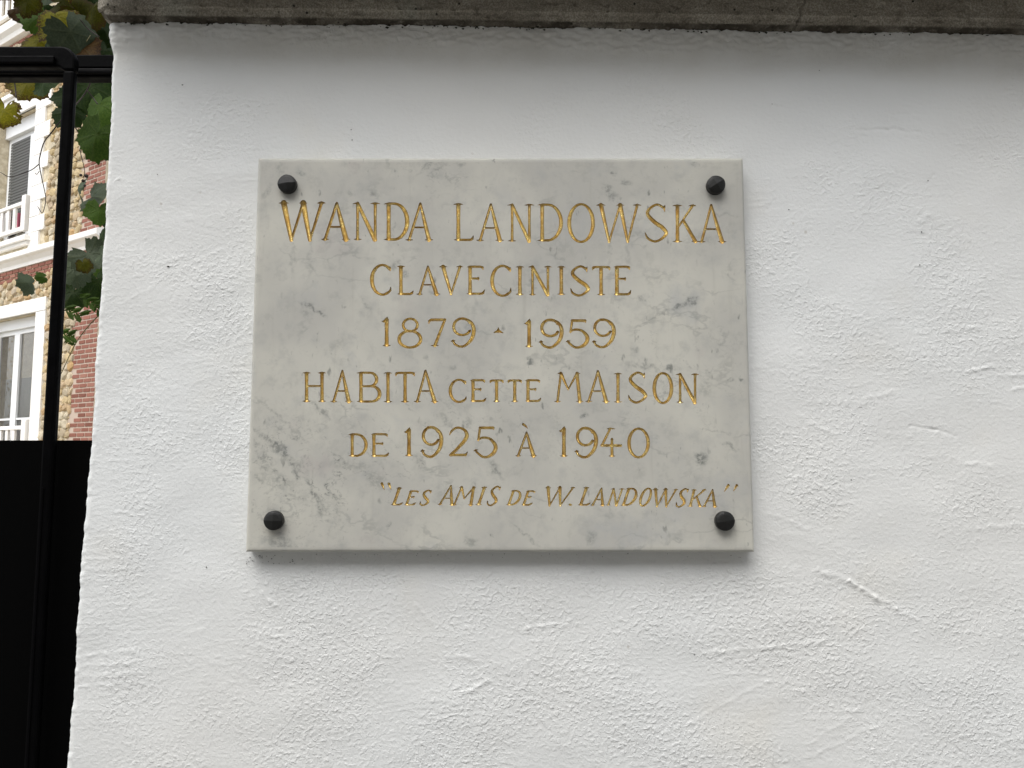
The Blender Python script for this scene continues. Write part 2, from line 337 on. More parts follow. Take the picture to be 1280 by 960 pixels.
idx = np.arange(nrow * ncol).reshape(nrow, ncol)
Q = np.stack([idx[:-1, :-1], idx[:-1, 1:], idx[1:, 1:], idx[1:, :-1]], -1).reshape(-1, 4)
keep = (np.abs(V[Q[:, 2], 2] - V[Q[:, 0], 2]) + np.abs(V[Q[:, 3], 2] - V[Q[:, 1], 2])) > 1e-7
wme = np_mesh('garden_wall', V, Q[keep]); wat = wme.attributes.new('rough', 'FLOAT', 'POINT'); wat.data.foreach_set('value', RG.ravel().astype(np.float32))
wall = link('garden_wall', wme, M_RENDER)
tag(wall, 'rough white painted garden wall with a straight left edge, carrying the marble plaque', 'wall')

# grime clinging between plaster and coping: small irregular crumbs
g = MB()
for i in range(150):
    x = random.uniform(-.56, .74) if i % 3 else random.uniform(-.56, .1); z = ztop(x) + random.uniform(-.0035, .0015); r = random.uniform(.0006, .0018)
    y = -.0085 + random.uniform(-.0012, .001); b = len(g.v)
    for q in ((-1, 0, 0), (1, 0, .3), (0, -.7, 0), (0, .7, 0), (.2, 0, -1), (-.3, 0, 1)): g.v.append((x + q[0] * r * random.uniform(.6, 2), y + q[1] * r, z + q[2] * r * random.uniform(.6, 1.3)))
    for q in ((0, 2, 4), (2, 1, 4), (1, 3, 4), (3, 0, 4), (2, 0, 5), (1, 2, 5), (3, 1, 5), (0, 3, 5)): g.f.append(tuple(b + j for j in q))
GP = [(258, 709, 1.3), (210, 333, 1.6), (197, 218, .9), (228, 106, 1.1), (439, 162, .9), (440, 175, 1.1), (1160, 226, 1.0), (1022, 612, 1.1), (1010, 645, 1.0), (1064, 600, 1.3), (1152, 290, 1.2), (986, 262, 1.0), (1150, 331, 1.3), (965, 130, .8), (575, 58, .8), (1024, 88, .9), (797, 44, .9), (868, 818, 1.0)]
for i in range(34): GP.append((308 + 75 * random.random() ** 1.3, 693 + random.uniform(0, 12), random.uniform(.4, .9)))
for i in range(26): GP.append((random.uniform(380, 940), 692 + random.uniform(0, 5), random.uniform(.3, .7)))
for (px_, py_, r_) in GP:
    p = at(px_, py_, -.001); r = r_ * .001; b = len(g.v)
    for q in ((-1, 0, 0), (1, 0, .3), (0, -.7, 0), (0, .7, 0), (.2, 0, -1), (-.3, 0, 1)): g.v.append((p.x + q[0] * r * random.uniform(.5, 1.5), p.y + q[1] * r, p.z + q[2] * r * random.uniform(.5, 1.1)))
    for q in ((0, 2, 4), (2, 1, 4), (1, 3, 4), (3, 0, 4), (2, 0, 5), (1, 2, 5), (3, 1, 5), (0, 3, 5)): g.f.append(tuple(b + j for j in q))
gr = g.build('grime', M_MOSS, wall); gr['kind'] = 'stuff'

# ------------------------------------------------------------------ coping
OVER = .135                                           # how far the top slab stands out over the wall
prof = []                                            # (y, z) from wall outwards/upwards, z from ztop
def seg(p, q, n):
    for i in range(n): prof.append((p[0] + (q[0] - p[0]) * i / n, p[1] + (q[1] - p[1]) * i / n))
seg((.30, .003), (-.004, .000), 6)
seg((-.004, .000), (-.0175, .0035), 8)
seg((-.0175, .0035), (-.0205, .0135), 8)
seg((-.0205, .0135), (-.0235, .0150), 3)
seg((-.0235, .0150), (-.0235, .062), 34)
seg((-.0235, .062), (-.026, .068), 3)
seg((-.026, .068), (-OVER, .074), 10)
seg((-OVER, .074), (-OVER, .150), 10)
seg((-OVER, .150), (.20, .19), 4)
prof.append((.20, .19)); prof = np.array(prof)
xs = np.concatenate([np.linspace(-.583, -.575, 4), np.arange(-.573, .80, .0016), np.arange(.82, 3.7, .04)])
P_ = len(prof); Xc = np.repeat(xs[None, :], P_, 0)
# arc-length parameter for noise
sl_ = np.concatenate([[0], np.cumsum(np.hypot(*np.diff(prof, axis=0).T))]); Sg = np.repeat(sl_[:, None], len(xs), 1)
nrm = np.gradient(prof, axis=0); nn = np.stack([-nrm[:, 1], nrm[:, 0]], 1); nn /= np.maximum(np.linalg.norm(nn, axis=1, keepdims=True), 1e-9)
if nn[P_ // 3, 0] > 0: nn = -nn
dsp = .0010 * fbm(Xc / .02, Sg / .012, 4) + .0008 * perlin(Xc / .12, Sg / .05) - .0022 * sstep(.50, .62, fbm(Xc / .014 + 4, Sg / .01, 2))
front = (prof[:, 0] < -.003)[:, None] & (prof[:, 1] < .07)[:, None]
for (cpx, cpy, wob, dep, hi) in ((568, 20, .0022, .0014, 1), (760, 20, .0020, .0012, 1), (997, 20, .0035, .0045, 1), (430, 20, .0008, .001, 1)):
    cx = at(cpx, cpy, -.02).x; line = cx + wob * fbm(Sg / .012 + cpx, Sg * 0, 3) + (.25 * (Sg - .32) if cpx == 997 else 0)
    dsp = dsp - np.where(front, dep * np.exp(-(np.abs(Xc - line) / .0009) ** 2), 0)
endf = sstep(-.558, -.583, Xc)                       # rounded, battered left end
Yc = prof[:, 0][:, None] + nn[:, 0][:, None] * dsp + .010 * endf ** 2 * front
Zc = prof[:, 1][:, None] + ztop(Xc) + nn[:, 1][:, None] * dsp + .012 * endf ** 2 * (prof[:, 1] < .012)[:, None]
V = np.stack([Xc, Yc, Zc], -1).reshape(-1, 3); idx = np.arange(P_ * len(xs)).reshape(P_, len(xs))
Q = np.stack([idx[:-1, :-1], idx[:-1, 1:], idx[1:, 1:], idx[1:, :-1]], -1).reshape(-1, 4)
me = np_mesh('coping', V, Q)
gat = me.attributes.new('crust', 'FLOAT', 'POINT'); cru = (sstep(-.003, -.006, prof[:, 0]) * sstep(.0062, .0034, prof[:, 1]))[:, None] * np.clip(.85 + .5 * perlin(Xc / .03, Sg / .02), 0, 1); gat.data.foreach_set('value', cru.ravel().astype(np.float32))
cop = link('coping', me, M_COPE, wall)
e = MB(); e.v = [tuple(V[i]) for i in idx[:, 0]]; e.v.append((xs[0], .08, 2.28)); n_ = len(e.v) - 1
e.f = [(i, i + 1, n_) for i in range(n_ - 1)]
link('coping_end', mesh('coping_end', e.v, e.f), M_COPE, wall)
wb = MB(); wb.box(-.52, 3.6, .06, .40, 1.9, 2.20); wb.box(-.52, 3.6, .40, .42, 0, 2.20); wb.build('wall_core', M_RENDER, wall)

# ------------------------------------------------------------------ lettering: V-cut strokes measured on the stone
def lerp(a, b, t): return a + (b - a) * t
def cr(pts, n=8):
    """Catmull-Rom through (x,y,hw)"""
    P = [np.array(p, float) for p in pts]; P = [2 * P[0] - P[1]] + P + [2 * P[-1] - P[-2]]; out = []
    for i in range(1, len(P) - 2):
        for j in range(n):
            t = j / n; a, b, c_, d = P[i - 1:i + 3]
            out.append(.5 * ((2 * b) + (-a + c_) * t + (2 * a - 5 * b + 4 * c_ - d) * t * t + (-a + 3 * b - 3 * c_ + d) * t ** 3))
    out.append(P[-2]); return [tuple(o) for o in out]
def stem(x0, y0, x1, y1, T):
    L = math.hypot(x1 - x0, y1 - y0); ux, uy = (x1 - x0) / L * T * .55, (y1 - y0) / L * T * .55; x0 += ux; y0 += uy; x1 -= ux; y1 -= uy
    m = ((x0 + x1) / 2, (y0 + y1) / 2); return [(x0, y0, T * 1.0), (m[0], m[1], T * .86), (x1, y1, T * 1.0)]
def serif(x, y, l, r, T, up=0): return [(x - l * 1.1, y + up, .2), (x - l * .4, y, T * .46), (x, y, T * .62), (x + r * .4, y, T * .46), (x + r * 1.1, y + up, .2)]
def ell(cx, cy, rx, ry, a0, a1, T, t, n=36):
    o = []
    for i in range(n + 1):
        a = R(lerp(a0, a1, i / n)); o.append((cx + rx * math.cos(a), cy - ry * math.sin(a), t + (T - t) * abs(math.cos(a)) ** 1.6))
    return o
def glyph(ch, x0, x1, yt, yb, T, t, ex=None):
    """x0,x1: outer stroke centres; yt/yb: top and baseline in photo pixels"""
    h = yb - yt; w = x1 - x0; cx = (x0 + x1) / 2; S = []; sr = h * .095 + 1.3
    top = yt + 1.0; bot = yb - 1.0
    def sf(x, y, l=None, r=None): S.append(serif(x, y, l or sr, r or sr, T * .9, .5 if y < cyy else -.2))
    cyy = (yt + yb) / 2
    if ch == 'I': S.append(stem(cx, top, cx, bot, T)); sf(cx, top); sf(cx, bot)
    elif ch == 'L':
        S.append(stem(x0, top, x0, bot, T)); sf(x0, top); sf(x0, bot, sr * .9, 2)
        S.append([(x0, bot, t), (x1 - 3, bot, t), (x1 - 1, bot - 1.2, t * 1.1), (x1 + .6, bot - h * .11, .4)])
    elif ch == 'E':
        S.append(stem(x0, top, x0, bot, T)); sf(x0, top, sr * .8, 2); sf(x0, bot, sr * .8, 2)
        xt = x1 - w * .06
        S.append([(x0, top, t), (xt - 3, top, t), (xt - .8, top + .8, t * 1.1), (xt, top + h * .1, .5)])
        S.append([(x0, bot, t), (x1 - 3, bot, t), (x1 - 1, bot - 1.2, t * 1.1), (x1 + .8, bot - h * .14, .4)])
        m = yt + h * .44; xm = x0 + w * .62; S.append([(x0, m, t * .9), (xm - 1, m, t * .9)]); S.append([(xm, m - h * .05, .5), (xm - .6, m, t * 1.2), (xm, m + h * .06, .5)])
    elif ch == 'T':
        S.append(stem(cx, top, cx, bot, T)); sf(cx, bot)
        S.append([(x0, top + h * .10, .5), (x0 + 1, top + .8, t * 1.2), (x0 + 3, top, t), (x1 - 3, top, t), (x1 - 1, top + .8, t * 1.2), (x1, top + h * .10, .5)])
    elif ch == 'H':
        for x in (x0, x1): S.append(stem(x, top, x, bot, T)); sf(x, top); sf(x, bot)
        S.append([(x0, yt + h * .47, t * .9), (x1, yt + h * .47, t * .9)])
    elif ch == 'N':
        S.append(stem(x0, top, x0, bot, t * 1.15)); sf(x0, top, sr, 1.5); sf(x0, bot, sr * .8, sr * .8)
        S.append(stem(x1, top, x1, yb - .5, t * 1.15)); sf(x1, top)
        S.append([(x0, top, T * .8), (x1 - .4, yb - .5, T)])
    elif ch == 'A':
        ax = (ex if ex is not None else cx)
        S.append([(x0, bot, t * 1.1), (ax, yt, t * 1.0)]); S.append([(ax, yt - .3, t * .9), (lerp(ax, x1, .5), cyy, T * .95), (x1, bot, T * 1.1)])
        sf(x0, bot, sr * .8, sr * .8); sf(x1, bot, sr * .9, sr * .9)
        f = .64; S.append([(lerp(ax, x0, f), yt + h * f, t * .7), (lerp(ax, x1, f), yt + h * f, t * .7)])
    elif ch == 'V':
        m = ex or cx; S.append([(x0, top, T * 1.05), (m, yb, T * .7)]); S.append([(m, yb, t * .8), (x1, top, t * 1.15)]); sf(x0, top); sf(x1, top, sr * .9, sr * .8)
    elif ch == 'W':
        a, m, b = ex or (lerp(x0, x1, .22), lerp(x0, x1, .52), lerp(x0, x1, .72))
        S.append([(x0, top, T * 1.1), (a, yb, T * .7)]); S.append([(a, yb, t * .8), (m, top, t)])
        S.append([(m, top, T * 1.1), (b, yb, T * .7)]); S.append([(b, yb, t * .8), (x1, top, t * 1.1)])
        sf(x0, top); sf(m, top, sr * .8, sr * .8); sf(x1, top, sr * .9, sr * .8)
    elif ch == 'M':
        tl, m, ml, tr = ex
        S.append([(x0, bot, t * 1.1), (tl, top, t)]); S.append([(tl, top, T * .9), (m, ml, t * .8)]); S.append([(m, ml, t * .7), (tr, top, t)])
        S.append([(tr, top, T * .9), (x1, bot, T)]); sf(x0, bot, sr * .8, sr * .8); sf(x1, bot, sr * .9, sr * .9); sf(tl, top, sr * .8, 1.5); sf(tr, top, 1.5, sr * .8)
    elif ch == 'D':
        S.append(stem(x0, top, x0, bot, T)); sf(x0, top, sr, 2); sf(x0, bot, sr, 2)
        r = min(w * .72, h * .5); bx = x1 - r
        S.append([(x0, top, t), (bx, top, t)]); S.append([(x0, bot, t), (bx, bot, t)])
        S.append(ell(bx, cyy, r, h / 2 - 1, 90, -90, T, t))
    elif ch == 'B':
        S.append(stem(x0, top, x0, bot, T)); sf(x0, top, sr, 2); sf(x0, bot, sr, 2); m = yt + h * .47
        r1 = (m - top) / 2; bx = x1 - w * .16 - r1 * 1.05; S.append([(x0, top, t), (bx, top, t)]); S.append(ell(bx, (top + m) / 2, r1 * 1.05, r1, 90, -90, T * .9, t))
        r2 = (bot - m) / 2; bx2 = x1 - r2 * 1.05; S.append([(x0, m, t * .9), (max(bx, bx2), m, t * .9)]); S.append([(x0, bot, t), (bx2, bot, t)]); S.append(ell(bx2, (bot + m) / 2, r2 * 1.05, r2, 90, -90, T, t))
    elif ch in 'O0': S.append(ell(cx, cyy, w / 2, h / 2 - .5, 0, 360, T, t, 48))
    elif ch == 'C':
        S.append(ell(x0 + w * .56, cyy, w * .56, h / 2 - .5, 48, 300, T, t))
        S.append([(x1 - w * .04, yt + h * .06, .5), (x1 - w * .05, yt + h * .13, t * 1.1), (x1 - w * .03, yt + h * .2, .6)])
        S.append([(x0 + w * .84, yb - h * .065, t), (x1 - w * .02, yb - h * .15, t * .9), (x1, yb - h * .27, .4)])
    elif ch == 'S':
        S.append(cr([(x1 - w * .10, yt + h * .16, .6), (x1 - w * .14, yt + h * .10, t), (x0 + w * .55, yt + .5, t), (x0 + w * .20, yt + h * .13, t * 1.2), (x0 + w * .13, yt + h * .28, T * .95),
                     (x0 + w * .45, yt + h * .48, T * 1.1), (x0 + w * .80, yt + h * .62, T * 1.1), (x1 - w * .01, yt + h * .78, T * .9), (x0 + w * .72, yb - h * .06, t), (x0 + w * .42, yb - .5, t),
                     (x0 + w * .12, yb - h * .10, t), (x0 + w * .01, yb - h * .24, .6)]))
        S.append([(x1 - w * .07, yt + h * .03, .5), (x1 - w * .12, yt + h * .10, t * 1.1), (x1 - w * .08, yt + h * .2, .5)])
    elif ch == 'K':
        S.append(stem(x0, top, x0, bot, T)); sf(x0, top); sf(x0, bot); ax = ex or x1 - 1
        S.append([(ax, top, t * 1.1), (x0 + 1.5, yt + h * .58, t * .8)]); S.append([(lerp(x0, ax, .38), yt + h * .42, T * .8), (x1, bot, T)])
        sf(ax, top, sr * .9, sr * .7); sf(x1, bot, sr * .8, sr * .7)
    elif ch == '1':
        S.append(stem(cx, yt + 1.5, cx, bot, T)); sf(cx, bot); S.append([(cx + .6, yt - .5, .6), (cx, yt + 2, T * .8), (cx - 3.5, yt + 5, t), (cx - 6, yt + 4.6, .4)])
    elif ch == '8':
        m = yt + h * .43; rw = w * .33
        S.append(ell(cx + .5, (yt + m) / 2, rw, (m - yt) / 2 + .3, 0, 360, t * 1.15, t, 40)); S.append(ell(cx, (yb + m) / 2, w * .5, (yb - m) / 2 + .2, 0, 360, T * 1.05, t, 44))
    elif ch == '7':
        S.append([(x0, top + 5, .5), (x0 + .6, top + 1.5, t), (x0 + 3, top, t * 1.1), (x1 - 1, top, t * 1.1)]); S.append([(x1 - 1, top, t), (x0 + w * .36, bot, T * .9)]); sf(x0 + w * .36, bot, sr * 1.1, sr)
    elif ch == '9':
        r = h * .29; lx = x0 + w * .40; S.append(ell(lx + r * .18, yt + r + .2, w * .40, r, 30, 330, t * 1.25, t, 40))
        S.append(cr([(lx - 2, yt + .6, t), (x0 + w * .62, yt + h * .03, t * 1.1), (x0 + w * .90, yt + h * .17, T * .9), (x1, yt + h * .42, T * 1.1), (x0 + w * .90, yt + h * .72, T), (x0 + w * .62, yb - h * .06, t * 1.1),
                     (x0 + w * .38, yb - .6, t), (x0 + w * .14, yb - h * .09, t), (x0 + 1, yb - h * .2, t * .9)])); S.append([(x0 - 1.5, yb - h * .2, .4), (x0 + 1, yb - h * .215, t * 1.1), (x0 + 3.4, yb - h * .22, .5)])
    elif ch == '5':
        S.append([(x0 + w * .26, top, t * 1.2), (x1 - w * .12, top, t * 1.2), (x1 - w * .08, top + 2.5, .4)]); S.append([(x0 + w * .26, top, t), (x0 + w * .18, yt + h * .43, t)])
        S.append(cr([(x0 + w * .16, yt + h * .43, .8), (x0 + w * .38, yt + h * .35, t), (x0 + w * .70, yt + h * .38, t * 1.1), (x0 + w * .94, yt + h * .54, T), (x1, yt + h * .70, T * 1.1), (x0 + w * .88, yt + h * .87, T),
                     (x0 + w * .62, yb - h * .02, t * 1.1), (x0 + w * .36, yb - h * .03, t), (x0 + w * .10, yb - h * .18, t)])); S.append([(x0 - 1, yb - h * .22, .4), (x0 + 1.5, yb - h * .23, t * 1.1), (x0 + 4, yb - h * .25, .5)])
    elif ch == '2':
        S.append(cr([(x0, yt + h * .26, .6), (x0 + w * .12, yt + h * .12, t), (x0 + w * .42, yt + .4, t), (x0 + w * .80, yt + h * .09, t * 1.2), (x0 + w * .94, yt + h * .27, T * 1.05), (x0 + w * .80, yt + h * .48, T), (x0 + w * .4, yt + h * .76, T * .85), (x0 + 1, bot, T * .8)]))
        S.append([(x0 + 1, bot, t * 1.1), (x1 - 3, bot, t * 1.15), (x1 - .5, bot - h * .11, .4)])
    elif ch == '4':
        S.append([(762.8, yt + 1, t), (752.8, 556.4, t * 1.1)]); S.append(serif(763.5, yt + .8, 5, 5, T * .9, .4)); S.append([(752, 556.8, t * 1.1), (x1, 557.2, t * 1.2), (x1 + 1, 555.6, .4)])
        S.append([(765, 549, t * 1.1), (765.2, 569.5, T * .85)]); S.append(serif(765.2, 570, 4, 4, T * .9, 0))
    return S
TXT = []                                         # (kind, strokes)
def put(ch, x0, x1, yt, yb, T, t, ex=None, sl=0):
    S = glyph(ch, x0, x1, yt, yb, T, t, ex)
    if sl: S = [[(x + sl * (yb - y), y, w) for (x, y, w) in s] for s in S]
    TXT.append((('numeral' if ch.isdigit() else 'letter'), ch, S))
T1, t1 = 2.75, 1.65
put('W', 354.6, 401.9, 252.4, 300, T1 + .5, t1 + .2, (364.2, 378.9, 387.3)); put('A', 406.2, 432.4, 254, 300, T1 + .2, t1 + .1, 420.8); put('N', 446.9, 468.9, 253, 300, T1 - .1, t1)
put('D', 486.1, 509.3, 253.6, 300.4, T1 - .1, t1); put('A', 511.2, 536, 254.6, 300.8, T1 - .4, t1 - .1, 525.3)
T1, t1 = 2.35, 1.5
put('L', 572.7, 591, 254.3, 301, T1 + .2, t1); put('A', 600.2, 624.8, 256, 301.5, T1, t1, 613.6); put('N', 640.2, 661.7, 255, 302, T1 - .1, t1); put('D', 678, 701.6, 255, 301.6, T1, t1)
put('O', 711.6, 741.4, 254.6, 302.7, T1, t1); put('W', 751, 796.5, 255.4, 302.4, T1, t1, (761.3, 775, 784.5)); put('S', 806.2, 833, 255.4, 302.4, T1, t1); put('K', 846.8, 869.3, 256, 303, T1, t1, 866)
put('A', 877.3, 903, 256.4, 303, T1, t1, 889.3)
T2, t2 = 2.3, 1.45
put('C', 465, 488.6, 331, 369, T2 + .1, t2); put('L', 500.9, 515.8, 331.8, 368.3, T2, t2); put('A', 524.6, 545.8, 333.2, 368.5, T2, t2 - .1, 535); put('V', 553.8, 575, 332.2, 367.6, T2, t2, 563.9)
put('E', 587.8, 605, 332.2, 368, T2, t2); put('C', 615, 638.5, 331.6, 370, T2, t2); put('I', 649.2, 650.2, 332.6, 369, T2, t2); put('N', 665.7, 685, 332.6, 369.2, T2, t2); put('I', 701.4, 702.2, 332.8, 369, T2, t2)
put('S', 713.2, 735.6, 332.4, 369.8, T2, t2); put('T', 740.9, 762.4, 332.8, 369, T2, t2); put('E', 771.2, 788, 332.6, 369, T2 + .2, t2)
T3, t3 = 2.2, 1.45
put('1', 482.9, 483.5, 397, 433, T3 + .3, t3); put('8', 499, 526, 398.8, 434.2, T3 - .2, t3); put('7', 536, 557, 399, 433.2, T3, t3 + .1); put('9', 565, 592, 398.2, 434, T3, t3)
put('1', 661, 661.6, 399.4, 433.8, T3 + .2, t3); put('9', 675.6, 702.4, 399.4, 434.8, T3, t3 + .1); put('5', 708.6, 734.4, 399.8, 434.8, T3, t3); put('9', 741.8, 767.6, 399.4, 434.8, T3, t3)
TXT.append(('ornament', '^', [[(617.4, 415.6, .5), (623, 413.6, 2.0), (629, 415.8, .5)], [(623, 409.2, .4), (623, 413.6, 2.3)]]))
T4, t4 = 2.2, 1.4
put('H', 383.4, 402.7, 464.8, 502.4, T4, t4 - .1); put('A', 416.8, 435.8, 463.6, 502.6, T4, t4, 427.8); put('B', 451.3, 474.6, 465, 503, T4 + .1, t4); put('I', 484.7, 485.3, 465, 503, T4, t4)
put('T', 494.9, 518.2, 465, 503, T4, t4); put('A', 521.4, 543.2, 463.4, 502.8, T4, t4, 531.8)
put('C', 563, 582.8, 474, 502.8, T4 - .2, t4 - .1); put('E', 591.5, 607, 474.4, 502.4, T4 - .1, t4 - .1); put('T', 612.5, 629, 474.4, 502.4, T4 - .1, t4 - .1); put('T', 635, 652, 474.4, 502.4, T4 - .1, t4 - .1); put('E', 660, 675.4, 474.4, 502.4, T4 - .1, t4 - .1)
put('M', 697, 724.9, 465.8, 503, T4, t4, (701.2, 710.3, 487, 721.3)); put('A', 736, 758, 464.4, 503, T4, t4, 747.8); put('I', 772, 772.8, 465.8, 503.2, T4 - .1, t4); put('S', 785.6, 807.4, 465.4, 503.8, T4, t4)
put('O', 817.6, 839.2, 466, 504.2, T4, t4); put('N', 850.2, 868.9, 467, 504, T4, t4)
put('D', 440.2, 457.6, 541.8, 570.6, T4 - .2, t4 - .1); put('E', 467.4, 485.2, 541.8, 570.8, T4 - .1, t4 - .1); put('1', 511.2, 511.8, 535, 570, T4 + .2, t4); put('9', 527.4, 552, 533.8, 571.6, T4, t4 + .1)
put('2', 562, 584.8, 534.4, 570, T4, t4); put('5', 593, 619.4, 533.6, 571.6, T4, t4); put('A', 647.6, 666.9, 541, 570.6, T4, t4 - .1, 658.2)
TXT[-1] = ('letter', 'À', TXT[-1][2] + [[(654, 530.2, 1.6), (656.6, 532.2, 1.3), (659.6, 535.4, .4)]])
put('1', 704.8, 705.4, 534, 571, T4 + .2, t4); put('9', 720, 745.4, 534.6, 572, T4, t4 + .1); put('4', 752, 776, 535, 571, T4, t4); put('0', 786, 810, 535.2, 572, T4 - .1, t4)
T6, t6, SL = 1.62, 1.02, .34
def pi_(*a, **k_): put(*a, **{'sl': SL, **k_})
pi_('L', 491.6, 501.6, 609, 631.8, T6 + .3, t6); pi_('E', 507.8, 518, 612.8, 631.8, T6, t6); pi_('S', 523.6, 533.6, 612.6, 632.2, T6, t6)
pi_('A', 549.6, 564.6, 607.6, 631.6, T6 + .1, t6, ex=555.6); pi_('M', 567.4, 588.2, 608, 631.8, T6 + .2, t6, ex=(569.4, 577.4, 623, 584.4)); pi_('I', 597.4, 598, 608, 631.8, T6 + .2, t6); pi_('S', 607.4, 618.4, 607.8, 632.4, T6 + .1, t6)
pi_('D', 635.8, 646.6, 612.6, 632, T6, t6); pi_('E', 654, 663.4, 612.8, 632, T6, t6); pi_('W', 677.6, 708.8, 608.4, 631.8, T6 + .2, t6, ex=(687, 692.4, 700.4))
pi_('L', 725.4, 736, 608.4, 632, T6 + .2, t6); pi_('A', 740.4, 752.9, 610.4, 632.2, T6, t6, ex=744.4); pi_('N', 760, 770.6, 610, 632.2, T6 - .2, t6); pi_('D', 779, 790.8, 609.8, 632.4, T6 + .1, t6)
pi_('O', 797.4, 808.6, 610, 632.8, T6, t6); pi_('W', 812.4, 838, 610.6, 632.8, T6 + .1, t6, ex=(821.3, 825, 833)); pi_('S', 843.6, 853.6, 610.6, 634, T6 + .1, t6); pi_('K', 862.8, 875, 611.2, 633.6, T6, t6, ex=876, sl=.24)
pi_('A', 880, 893.4, 612.4, 633.8, T6 + .1, t6, ex=883.5)
TXT.append(('full_stop', '.', [[(712.4, 630.8, 1.4), (714.2, 631, 1.0)]]))
for a, b in (((477.3, 604.4), (480.4, 612.2)), ((486.2, 604.8), (489, 612.2)), ((910.4, 606.6), (905, 614.6)), ((921, 606.8), (916.8, 613.8))):
    TXT.append(('quotation_mark', '"', [[(*a, 1.7), (lerp(a[0], b[0], .4), lerp(a[1], b[1], .4), 1.2), (*b, .3)]]))

G = .00062
NXg = int((PX1 - PX0 - .012) / G); NZg = int((PZ1 - PZ0 - .012) / G)
gx = np.linspace(PX0 + .006, PX1 - .006, NXg + 1); gz = np.linspace(PZ0 + .006, PZ1 - .006, NZg + 1)
FD = np.full((NZg + 1, NXg + 1), .01); ID = np.full((NZg + 1, NXg + 1), -1, int)
jit = random.Random(5)
for li, (kind, ch, S) in enumerate(TXT):
    W_ = []
    jx, jy = jit.uniform(-.25, .25), jit.uniform(-.25, .25)
    for s in S: W_.append([(*plq(x + jx, y + jy), w * MPP * 1.06) for (x, y, w) in s])
    xs_ = [p[0] for s in W_ for p in s]; zs_ = [p[1] for s in W_ for p in s]
    i0 = max(0, int((min(xs_) - .006 - gx[0]) / G)); i1 = min(NXg, int((max(xs_) + .006 - gx[0]) / G)); j0 = max(0, int((min(zs_) - .006 - gz[0]) / G)); j1 = min(NZg, int((max(zs_) + .006 - gz[0]) / G))
    XX, ZZ = np.meshgrid(gx[i0:i1 + 1], gz[j0:j1 + 1]); f = np.full(XX.shape, .01)
    for s in W_:
        for a, b in zip(s[:-1], s[1:]):
            dx, dz = b[0] - a[0], b[1] - a[1]; L2 = dx * dx + dz * dz + 1e-14
            t_ = np.clip(((XX - a[0]) * dx + (ZZ - a[1]) * dz) / L2, 0, 1)
            f = np.minimum(f, np.hypot(XX - a[0] - t_ * dx, ZZ - a[1] - t_ * dz) - (a[2] + t_ * (b[2] - a[2])))
    f += .00012 * perlin(XX / .0035 + li, ZZ / .0035)
    sub = FD[j0:j1 + 1, i0:i1 + 1]; m_ = f < sub; sub[m_] = f[m_]; ID[j0:j1 + 1, i0:i1 + 1][m_] = li
SLOPE = 1.45
marble = MB(); gold = {i: ([], [], []) for i in range(len(TXT))}; YF = -PT
def vtx(x, z, f): return (x, YF + max(0., -f) * SLOPE, z)
neg = FD < 0
cn = neg[:-1, :-1] | neg[1:, :-1] | neg[:-1, 1:] | neg[1:, 1:]
def emit(kind, poly, li):
    if kind == 'm': b = len(marble.v); marble.v.extend(vtx(*p) for p in poly); marble.f.append(tuple(b + i for i in range(len(poly))))
    else:
        v_, f_, a_ = gold[li]; b = len(v_); v_.extend(vtx(*p) for p in poly); a_.extend(-p[2] for p in poly); f_.append(tuple(b + i for i in range(len(poly))))
xe = gx.tolist(); zeL = gz.tolist()
for j in range(NZg):
    row = np.nonzero(cn[j])[0]
    # long runs of untouched stone become single quads
    prev = 0
    for i in list(row) + [NXg]:
        while i > prev:
            e2 = min(i, prev + 2); b = len(marble.v); marble.v.extend([(xe[prev], YF, zeL[j]), (xe[e2], YF, zeL[j]), (xe[e2], YF, zeL[j + 1]), (xe[prev], YF, zeL[j + 1])]); marble.f.append((b, b + 1, b + 2, b + 3)); prev = e2
        prev = i + 1
    for i in row:
        q = [(xe[i], zeL[j], FD[j, i]), (xe[i + 1], zeL[j], FD[j, i + 1]), (xe[i + 1], zeL[j + 1], FD[j + 1, i + 1]), (xe[i], zeL[j + 1], FD[j + 1, i])]
        ids = (ID[j, i], ID[j, i + 1], ID[j + 1, i + 1], ID[j + 1, i]); li = ids[min(range(4), key=lambda n: q[n][2])]
        for tri in ((q[0], q[1], q[2]), (q[0], q[2], q[3])):
            ng = sum(p[2] < 0 for p in tri)
            if ng == 3: emit('g', tri, li)
            elif ng == 0: emit('m', tri, li)
            else:
                gi, mo = [], []
                for a, b in zip(tri, tri[1:] + tri[:1]):
                    (gi if a[2] < 0 else mo).append(a)
                    if (a[2] < 0) != (b[2] < 0):
                        t_ = a[2] / (a[2] - b[2]); c_ = (lerp(a[0], b[0], t_), lerp(a[1], b[1], t_), 0.); gi.append(c_); mo.append(c_)
                emit('g', gi, li); emit('m', mo, li)
# edges of the slab: chamfer, sides, back
x0, x1, z0, z1 = xe[0], xe[-1], zeL[0], zeL[-1]
ring0 = [(x0, YF, z0), (x1, YF, z0), (x1, YF, z1), (x0, YF, z1)]
def ringo(d, y): return [(x0 - d, y, z0 - d), (x1 + d, y, z0 - d), (x1 + d, y, z1 + d), (x0 - d, y, z1 + d)]
rings = [ring0, ringo(.0030, YF + .0003), ringo(.0048, YF + .0014), ringo(.0060, YF + .0034), ringo(.0060, .004)]
for a, b in zip(rings[:-1], rings[1:]):
    n0 = len(marble.v); marble.v.extend(a + b)
    for i in range(4): marble.f.append((n0 + i, n0 + 4 + i, n0 + 4 + (i + 1) % 4, n0 + (i + 1) % 4))
n0 = len(marble.v); marble.v.extend(rings[-1]); marble.f.append((n0, n0 + 1, n0 + 2, n0 + 3)[::-1])
me = bpy.data.meshes.new('marble_plaque'); me.from_pydata(marble.v, [], marble.f); me.update()
